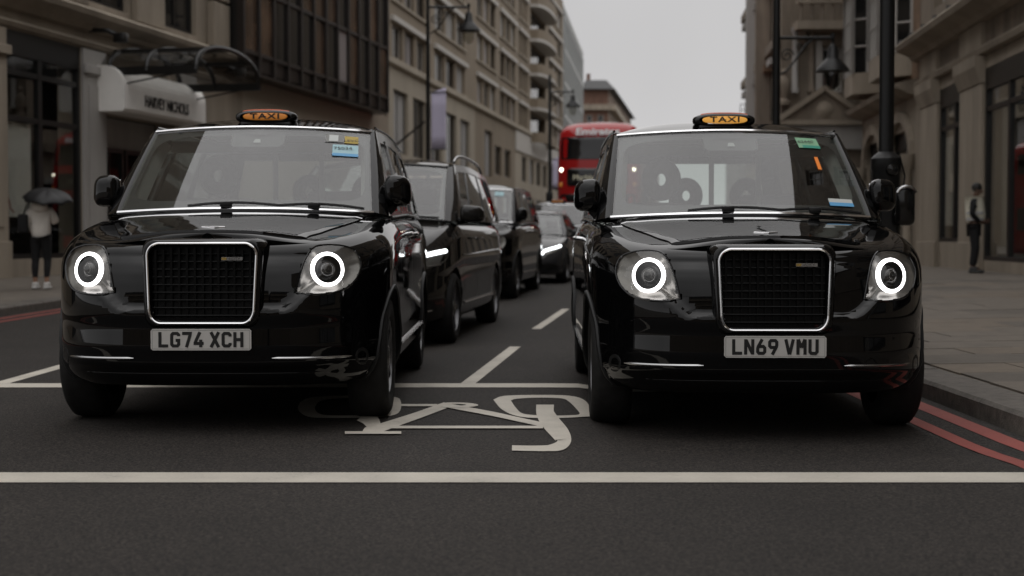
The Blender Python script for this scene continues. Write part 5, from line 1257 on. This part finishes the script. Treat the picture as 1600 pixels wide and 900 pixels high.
for k in range(6):
    y0 = .9 + k * 2.2
    for z in (1.0, 4.8, 7.6, 10.4, 13.2):
        b = MB(); b.prism([(qs(y0, .04), y0), (qs(y0 + .9, .04), y0 + .9), (qs(y0 + .9, -.1), y0 + .9), (qs(y0, -.1), y0)], lambda p, e: (p[0], p[1], z + 1.7 * e)); wo = b.build('window', 'pane_dark', Q.root)
        b = MB(); b.prism([(qs(y0 - .15, .30), y0 - .15), (qs(y0 + 1.05, .30), y0 + 1.05), (qs(y0 + 1.05, 0), y0 + 1.05), (qs(y0 - .15, 0), y0 - .15)], lambda p, e: (p[0], p[1], z + 1.72 + .22 * e)); b.build('window_head', 'brick_orange' if k % 3 == 1 else 'stone_grey', wo)
for z in (3.9, 7.0, 9.8, 12.6):
    b = MB(); b.prism([(qs(0, .25), -.001), (qs(ln, .25), ln), (qs(ln, 0), ln), (qs(0, 0), -.001)], lambda p, e: (p[0], p[1], z + .3 * e)); b.build('string_course', 'stone_dark', Q.root)
for y0 in (3.2, 7.4):
    b = MB(); b.prism([(qs(y0, .5), y0 + .3), (qs(y0 + 1, .5), y0 + 1.0), (qs(y0 + 1.3, 0), y0 + 1.3), (qs(y0, 0), y0)], lambda p, e: (p[0], p[1], 4.3 + 11 * e)); b.build('oriel', 'stone_grey' if y0 > 5 else 'stone_dark', Q.root)
# ---------------- far roof with rails, and terraces added out of view to shape reflections
X = Fac('far_block', (24.3, 152), (1, 0), 'distant low block with a railed roof beside the lit roof sign', .12)
X.box('wall', 'stone_grey', 0, 14, 0, 10, 0, 13.0)
for k in range(8): X.box('roof_post', 'slate', k * .5, k * .5 + .07, .1, .17, 13.0, 15.0)
for z in (13.7, 14.4, 15.0): X.box('roof_rail', 'slate', 0, 3.6, .09, .18, z, z + .07)
for (nm_, O, d, ln, ht, lab) in (('added_terrace', (40.5, 215), (-28.6, -150), 153, 21, 'unseen terrace added behind the pedimented building to darken the glass bay reflections'),
                                 ('added_terrace', (44, -54), (-1, .06), 42, 7.4, 'unseen dark terrace added behind the camera for the right taxi to mirror'),
                                 ('added_terrace', (1, -52), (-1, -.05), 48, 7.8, 'unseen dark terrace added behind the camera for the left taxi to mirror'),
                                 ('added_terrace', (12, -3), (-.02, -1), 30, 18, 'unseen stone terrace added behind the camera for the right taxi side to mirror')):
    F2 = Fac(nm_, O, d, lab, 0)
    F2.box('wall', 'stone_dark', 0, ln, 0, 12, 0, ht); F2.profile('cornice', 'stone', 0, ln, [(-.004, 4.6), (-.4, 4.9), (-.4, 5.1), (-.004, 5.3)])
    F2.profile('parapet', 'stone', 0, ln, [(-.004, ht - 1.2), (-.5, ht - .9), (-.5, ht - .6), (-.004, ht - .4)]); 
    F2.box('roof', 'slate', .2, ln - .2, .6, 11, ht + .003, ht + .8)
# ------------------------------------------------------------------ street furniture
M['iron'] = mat('black_cast_iron', (.006, .006, .006), .4, spec=.3)
M['banner'] = mat('lilac_banner', (.62, .58, .74), .8)
M['lamp_glass'] = glass('lamp_glass', (.75, .75, .72), 1.5, .05)
def lamp_post(loc, h, arm_z, arm_len, ang, label, r=.075, banner=None, name='lamp_post', group='street lamp posts'):
    root = empty(name, (loc[0], loc[1], loc[2] - .01), 0, label, 'lamp post', group)
    p = MB(); p.lathe([(.001, 0), (.20, 0), (.20, .12), (.155, .2), (.15, 1.15), (.17, 1.2), (.11, 1.3), (r, 1.45), (r * .95, h * .5), (r * .75, h), (r * .3, h + .1), (.001, h + .15)], n=16); p.build('post', 'iron', root, True)
    ca, sa = math.cos(ang), math.sin(ang); W_ = lambda s_, z: (ca * s_, sa * s_, z)
    a = MB(); a.tube([W_(0, arm_z), W_(arm_len * .97, arm_z)], .035, 8); a.tube([W_(arm_len * .97, arm_z), W_(arm_len * .97, arm_z + .10)], .05, 8); ao = a.build('arm', 'iron', root, True)
    sc_ = MB(); k = arm_len
    sc_.tube([W_(r, arm_z - .62 * k), W_(.18 * k, arm_z - .56 * k), W_(.34 * k, arm_z - .36 * k), W_(.50 * k, arm_z - .12 * k), W_(.62 * k, arm_z - .03)], .022, 6)
    sc_.tube([W_(.18 * k + .12 * k * math.cos(t) * (1 - t / 12), arm_z - .30 * k + .12 * k * math.sin(t) * (1 - t / 12)) for t in np.linspace(0, 10, 26)], .016, 6)
    sc_.tube([W_(.40 * k + .07 * k * math.cos(t) * (1 - t / 12), arm_z - .10 * k - .05 * k + .06 * k * math.sin(t) * (1 - t / 12)) for t in np.linspace(0, 9, 20)], .013, 6)
    sc_.build('scroll_bracket', 'iron', ao, True)
    x, y, z = W_(arm_len * .97, arm_z)
    l = MB(); l.lathe([(.03, 0), (.03, -.12), (.10, -.2), (.13, -.42), (.17, -.46), (.33, -.64), (.36, -.70), (.30, -.70), (.15, -.62)], (x, y, z), n=18); lo = l.build('lantern', 'iron', root, True)
    g_ = MB(); g_.lathe([(.19, -.68), (.20, -.80), (.16, -.98), (.08, -1.08), (.0, -1.10)], (x, y, z), n=18); g_.build('lantern_glass', 'lamp_glass', lo, True)
    if banner:
        z0, z1, bw = banner; b = MB(); ph = .3
        b.grid([[(ca * (r + .03 + s_), sa * (r + .03 + s_) + .04 * math.sin(s_ * 5 + ph), lerp(z0, z1, f) + (.35 * s_ if f == 1 else 0)) for s_ in np.linspace(0, bw, 8)] for f in np.linspace(0, 1, 5)])
        bo_ = b.build('banner', 'banner', root, True, sharp=180); md = bo_.modifiers.new('thick', 'SOLIDIFY'); md.thickness = .006
        for z in (z0, z1):
            s_ = MB(); s_.tube([(0, 0, z), (ca * (bw + .1), sa * (bw + .1), z + .02)], .018, 6); s_.build('banner_bar', 'iron', root, True)
    return root
lamp_post((5.55, 30.0, pz(5.55, 30, 1)), 8.5, 4.97, 1.22, 0, 'black lamp post with scroll bracket and lantern right of the bus', .09)
lamp_post((-2.5, 42.5, pz(-2.5, 42.5, -1)), 9.2, 7.62, 1.25, 0, 'tall black lamp post with lilac banner left of the bus', .065, (3.4, 5.1, .44))
lamp_post((1.75, 66.0, pz(1.75, 66, -1)), 8.2, 7.5, 1.1, 0, 'far lamp post with pale banners near the bus', .09, (3.0, 4.4, .8))

def column(loc):
    root = empty('signal_column', (loc[0], loc[1], loc[2] - .01), 0, 'thick black iron column with signal box behind the right taxi', 'column')
    p = MB(); p.lathe([(.001, 0), (.16, 0), (.16, .1), (.125, .16), (.118, 1.48), (.13, 1.52), (.128, 1.60), (.10, 1.63), (.063, 1.66), (.063, 5.0), (.055, 9.0), (.001, 9.05)], n=24); p.build('post', 'iron', root, True)
    d = MB(); d.rbox(-.07, .07, -.135, -.09, .35, 1.2, .01); d.build('access_door', 'iron', root)
    c = MB(); c.lathe([(.055, 0), (.055, -.03), (.045, -.045), (.0, -.05)], (.02, -.105, 1.50), 'y', 18); c.build('round_cover', 'black_gloss', root, True)
    b = MB(); b.rbox(.02, .20, -.24, -.06, 1.02, 1.36, .05, 3); bo_ = b.build('signal_box', 'black_gloss', root, True, sharp=60)
    h = MB(); h.tube([(.11 + .085 * math.cos(a), -.26, 1.27 + .085 * math.sin(a)) for a in np.linspace(R(20), R(160), 10)], .012, 6); h.build('box_hood', 'dull_chrome', bo_, True)
    w_ = MB(); w_.tube([(-.09, -.08, 1.36), (.0, -.15, 1.30), (.08, -.16, 1.2)], .008, 5); w_.tube([(.10, -.07, 1.62), (.15, -.05, 1.45), (.13, -.08, 1.34)], .007, 5); w_.build('cable', 'iron', root, True)
column((3.24, 12.35, pz(3.24, 12.35, 1)))

# ------------------------------------------------------------------ people
M['skin'] = mat('skin', (.30, .17, .11), .6); M['skin_dark'] = mat('skin_dark', (.10, .055, .035), .6)
M['hair'] = mat('dark_hair', (.012, .010, .009), .6, bump=.4, bscale=200); M['cream'] = mat('cream_sweatshirt', (.72, .68, .62), .9, bump=.3, bscale=90, var=.06, scale=12)
M['black_cloth'] = mat('black_cloth', (.008, .008, .009), .9); M['shoe_white'] = mat('white_trainers', (.55, .54, .52), .6); M['shoe_black'] = mat('black_shoes', (.006, .006, .006), .4)
M['vest'] = mat('pale_hi_vis_vest', (.80, .77, .64), .75, var=.06, scale=14); M['vest_band'] = mat('reflective_band', (.5, .5, .5), .4); M['umbrella'] = mat('black_umbrella', (.005, .005, .006), .55)
def skin(name, V, E, m, parent, root=None, sub=2):
    keys = list(V); me = bpy.data.meshes.new(name); me.from_pydata([V[k][:3] for k in keys], [(keys.index(a), keys.index(b)) for a, b in E], []); me.update()
    o = bpy.data.objects.new(name, me); C.objects.link(o); o.parent = parent; me.materials.append(M[m])
    sk = o.modifiers.new('skin', 'SKIN'); sk.use_smooth_shade = True; sk.branch_smoothing = .4
    lay = me.skin_vertices[0].data if me.skin_vertices else None
    if lay is None:
        bpy.context.view_layer.objects.active = o; bpy.ops.object.modifier_remove(modifier='skin'); o.modifiers.new('skin', 'SKIN'); lay = me.skin_vertices[0].data
    for i, k in enumerate(keys):
        r = V[k][3]; lay[i].radius = r if isinstance(r, tuple) else (r, r); lay[i].use_root = (k == (root or keys[0]))
    sb = o.modifiers.new('sub', 'SUBSURF'); sb.levels = sub; sb.render_levels = sub
    return o
def ell(name, c, r, m, parent, n=16, e=1.0):
    b = MB(); rows = []
    for i in range(n + 1):
        t = math.pi * i / n; rows.append([(c[0] + r[0] * math.sin(t) * math.cos(a), c[1] + r[1] * math.sin(t) * math.sin(a), c[2] + r[2] * math.cos(t)) for a in np.linspace(0, 2 * math.pi, n + 1)[:-1]])
    b.grid(rows, True); return b.build(name, m, parent, True, sharp=180)
def fingers(V, E, base, wrist, d, u, n, ln=.085):
    """five fingers from the palm: d along the hand, u across it, n palm normal (curl direction)"""
    d, u, n = Vector(d).normalized(), Vector(u).normalized(), Vector(n).normalized(); p0 = Vector(V[wrist][:3])
    palm = p0 + d * .075; V[base] = (*palm, (.034, .016)); E.append((wrist, base))
    for i, (off, l) in enumerate(((-.03, .9), (-.01, 1), (.01, .95), (.03, .78))):
        a = palm + u * off + d * .025; b = a + d * ln * .5 * l + n * .012; c = b + d * ln * .3 * l + n * .035 * l
        for j, q in enumerate((a, b, c)): V[f'{base}{i}{j}'] = (*q, .0095 - j * .001)
        E += [(base, f'{base}{i}0'), (f'{base}{i}0', f'{base}{i}1'), (f'{base}{i}1', f'{base}{i}2')]
    a = p0 + d * .03 - u * .035; b = a + d * .035 - u * .02 + n * .02
    V[base + 't0'] = (*a, .012); V[base + 't1'] = (*b, .010); E += [(wrist, base + 't0'), (base + 't0', base + 't1')]

# woman seen from behind under a black umbrella (local: faces +y, away from the camera)
wx, wy_ = -7.40, 22.35
W0 = empty('person', (wx, wy_, pz(wx, wy_, -1) + .006), R(8), 'person from behind in cream hooded sweatshirt and black leggings under umbrella', 'person')
V_ = {'pel': (0, 0, .90, (.145, .10)), 'waist': (0, .01, 1.05, (.125, .09)), 'chest': (0, 0, 1.25, (.155, .105)), 'neck': (0, .01, 1.43, .055), 'head0': (0, .02, 1.52, .085), 'head1': (0, .03, 1.60, .085),
      'shL': (-.16, 0, 1.36, .06), 'elL': (-.23, -.02, 1.10, .045), 'wrL': (-.17, .14, .98, .03), 'shR': (.16, 0, 1.36, .06), 'elR': (.22, .05, 1.14, .045), 'wrR': (.10, .20, 1.26, .03),
      'hipL': (-.085, 0, .84, .09), 'knL': (-.095, .02, .48, .058), 'caL': (-.10, -.01, .34, .055), 'anL': (-.10, .0, .09, .036), 'toL': (-.11, .12, .04, .035),
      'hipR': (.085, 0, .84, .09), 'knR': (.10, .05, .48, .058), 'caR': (.10, .0, .34, .055), 'anR': (.09, -.03, .10, .036), 'toR': (.12, .09, .045, .035)}
E_ = [('pel', 'waist'), ('waist', 'chest'), ('chest', 'neck'), ('neck', 'head0'), ('head0', 'head1'), ('chest', 'shL'), ('shL', 'elL'), ('elL', 'wrL'), ('chest', 'shR'), ('shR', 'elR'), ('elR', 'wrR'),
      ('pel', 'hipL'), ('hipL', 'knL'), ('knL', 'caL'), ('caL', 'anL'), ('anL', 'toL'), ('pel', 'hipR'), ('hipR', 'knR'), ('knR', 'caR'), ('caR', 'anR'), ('anR', 'toR')]
fingers(V_, E_, 'hL', 'wrL', (.3, .8, -.5), (1, 0, 0), (0, 0, 1)); fingers(V_, E_, 'hR', 'wrR', (-.2, .6, .7), (1, 0, 0), (0, 1, 0))
skin('body', V_, E_, 'skin', W0)
hood = {'hem': (0, 0, .80, (.195, .145)), 'mid': (0, .01, 1.05, (.19, .135)), 'ch': (0, -.005, 1.25, (.195, .135)), 'co': (0, -.01, 1.40, (.12, .10)), 'nk': (0, -.02, 1.47, (.10, .09)),
        'sl': (-.17, 0, 1.34, .088), 'el': (-.245, -.02, 1.10, .078), 'wl': (-.185, .12, .99, .052), 'sr': (.17, 0, 1.34, .088), 'er': (.235, .05, 1.13, .078), 'wr': (.12, .18, 1.24, .052)}
skin('sweatshirt', hood, [('hem', 'mid'), ('mid', 'ch'), ('ch', 'co'), ('co', 'nk'), ('ch', 'sl'), ('sl', 'el'), ('el', 'wl'), ('ch', 'sr'), ('sr', 'er'), ('er', 'wr')], 'cream', W0, 'ch')
ell('hood', (0, -.10, 1.40), (.14, .085, .10), 'cream', W0)
ell('hair', (0, .0, 1.57), (.098, .105, .125), 'hair', W0)
leg = {'p': (0, 0, 1.02, (.165, .125)), 'hl': (-.088, 0, .80, .105), 'kl': (-.096, .02, .48, .068), 'cl': (-.10, -.01, .34, .064), 'al': (-.10, 0, .16, .044), 'hr': (.088, 0, .80, .105), 'kr': (.10, .05, .48, .068), 'cr': (.10, 0, .34, .064), 'ar': (.092, -.025, .17, .044)}
skin('leggings', leg, [('p', 'hl'), ('hl', 'kl'), ('kl', 'cl'), ('cl', 'al'), ('p', 'hr'), ('hr', 'kr'), ('kr', 'cr'), ('cr', 'ar')], 'black_cloth', W0)
for (x, y, z) in ((-.10, .0, 0), (.095, -.03, 0.0)):
    s_ = MB(); s_.rbox(x - .05, x + .055, y - .10, y + .18, z, z + .05, .02); s_.rbox(x - .046, x + .05, y - .09, y + .08, z + .03, z + .115, .03, 3); s_.build('shoe', 'shoe_white', W0, True, sharp=60)
bg_ = empty('shoulder_bag', W0.matrix_basis @ Vector((-.27, .0, .96)), R(8), 'black shoulder bag hanging at the side of the person under umbrella', 'bag')
bg_.location = (wx - .27, wy_ - .04, W0.location.z + .90)
b = MB(); b.rbox(-.05, .10, -.15, .15, -.02, .27, .03, 3); b.build('bag_body', 'black_cloth', bg_, True, sharp=60)
b = MB(); b.tube([(.03, -.10, .25), (.08, -.07, .42), (.11, .02, .46), (.08, .10, .42), (.03, .12, .25)], .012, 6); b.build('strap', 'black_cloth', bg_, True)
W0.scale = (.92, .92, .92)
um = empty('umbrella', (wx + .08, wy_ + .06, W0.location.z + 1.13), R(8), 'open black umbrella over the person in the cream sweatshirt', 'umbrella')
b = MB(); b.tube([(0, 0, -.06), (.0, 0, .47)], .008, 6); b.tube([(0, 0, -.10), (0, 0, .04)], .016, 8); b.build('shaft', 'iron', um, True)
um.rotation_euler = (R(14), R(5), R(8)); um.scale = (.95, .95, .95)
rows = []
for i in range(9):
    t = i / 8; r_ = .41 * math.sin(t * 1.32) / math.sin(1.32); z = .47 - .20 * (1 - math.cos(t * 1.5)); row = []
    for k in range(48):
        a = 2 * math.pi * k / 48; sc_ = 1 - .055 * t * abs(math.sin(a * 4)); row.append((r_ * math.cos(a) * sc_, r_ * math.sin(a) * sc_, z + .03 * t * abs(math.sin(a * 4)) ))
    rows.append(row)
b = MB(); b.grid(rows, True); cn = b.build('canopy', 'umbrella', um, True, sharp=180); md = cn.modifiers.new('thick', 'SOLIDIFY'); md.thickness = .003
for k in range(8):
    b = MB(); b.tube([(p[0], p[1], p[2] - .008) for p in (rows[i][k * 6] for i in range(9))], .0035, 4); b.build('rib', 'iron', um)
# man in a pale vest, turned to the right with bowed head (local: faces +x)
mx_, my_ = 9.12, 28.1
M0 = empty('person', (mx_, my_, pz(mx_, my_, 1) + .006), R(-20), 'person in pale hi-vis vest and black trousers looking down by the shop', 'person')
V_ = {'pel': (0, 0, .95, (.12, .155)), 'waist': (.02, 0, 1.10, (.12, .15)), 'chest': (0, 0, 1.32, (.125, .175)), 'neck': (.02, 0, 1.50, .06), 'head0': (.06, 0, 1.60, .085), 'head1': (.075, 0, 1.69, .083), 'nose': (.165, 0, 1.60, .016),
      'shL': (-.0, .19, 1.43, .07), 'elL': (-.02, .25, 1.15, .052), 'wrL': (.15, .10, 1.02, .035), 'shR': (0, -.19, 1.43, .07), 'elR': (-.03, -.25, 1.15, .052), 'wrR': (.14, -.10, 1.00, .035),
      'hipL': (0, .09, .90, .10), 'knL': (.03, .10, .50, .066), 'anL': (-.01, .10, .10, .045), 'toL': (.14, .11, .045, .04), 'hipR': (0, -.09, .90, .10), 'knR': (.03, -.09, .50, .066), 'anR': (-.02, -.08, .10, .045), 'toR': (.13, -.09, .045, .04)}
E_ = [('pel', 'waist'), ('waist', 'chest'), ('chest', 'neck'), ('neck', 'head0'), ('head0', 'head1'), ('head0', 'nose'), ('chest', 'shL'), ('shL', 'elL'), ('elL', 'wrL'), ('chest', 'shR'), ('shR', 'elR'), ('elR', 'wrR'), ('pel', 'hipL'), ('hipL', 'knL'), ('knL', 'anL'), ('anL', 'toL'), ('pel', 'hipR'), ('hipR', 'knR'), ('knR', 'anR'), ('anR', 'toR')]
fingers(V_, E_, 'hL', 'wrL', (.9, -.4, .1), (0, .3, 1), (0, -1, 0)); fingers(V_, E_, 'hR', 'wrR', (.9, .4, .1), (0, -.3, 1), (0, 1, 0))
skin('body', V_, E_, 'skin_dark', M0)
jk = {'h': (0, 0, .95, (.14, .175)), 'w': (.025, 0, 1.10, (.14, .17)), 'c': (0, 0, 1.32, (.145, .195)), 'n': (.01, 0, 1.48, (.09, .095)), 'sl': (0, .20, 1.42, .075), 'el': (-.02, .26, 1.15, .058), 'wl': (.12, .12, 1.03, .05), 'sr': (0, -.20, 1.42, .075), 'er': (-.03, -.26, 1.15, .058), 'wr': (.11, -.12, 1.01, .05)}
skin('jacket', jk, [('h', 'w'), ('w', 'c'), ('c', 'n'), ('c', 'sl'), ('sl', 'el'), ('el', 'wl'), ('c', 'sr'), ('sr', 'er'), ('er', 'wr')], 'black_cloth', M0, 'c')
vt = {'h': (.005, 0, .96, (.160, .20)), 'w': (.028, 0, 1.10, (.160, .195)), 'c': (0, 0, 1.30, (.185, .215)), 'n': (.0, 0, 1.46, (.14, .16))}
vo = skin('vest', vt, [('h', 'w'), ('w', 'c'), ('c', 'n')], 'vest', M0, 'c')
for z, a, b_ in ((1.06, .172, .208), (1.18, .178, .214)):
    bn = MB(); bn.lathe([(1, -.025), (1, .025)], n=28); bn.v = [(v[0] * a + .02, v[1] * b_, v[2] + z) for v in bn.v]; bn.build('reflective_band', 'vest_band', vo, True)
tr2 = {'p': (0, 0, .95, (.135, .17)), 'hl': (0, .095, .86, .115), 'kl': (.03, .105, .50, .085), 'al': (-.01, .10, .12, .07), 'hr': (0, -.095, .86, .115), 'kr': (.03, -.095, .50, .085), 'ar': (-.02, -.085, .12, .07)}
skin('trousers', tr2, [('p', 'hl'), ('hl', 'kl'), ('kl', 'al'), ('p', 'hr'), ('hr', 'kr'), ('kr', 'ar')], 'black_cloth', M0)
ell('hair', (.045, 0, 1.685), (.10, .09, .095), 'hair', M0)
for y in (-.088, .10):
    s_ = MB(); s_.rbox(-.09, .20, y - .05, y + .05, 0, .06, .025, 3); s_.rbox(-.08, .09, y - .045, y + .045, .03, .12, .03, 3); s_.build('shoe', 'shoe_black', M0, True, sharp=60)
for y in (-.09, .088): ell('ear', (.06, y, 1.62), (.02, .012, .032), 'skin_dark', M0, 8)
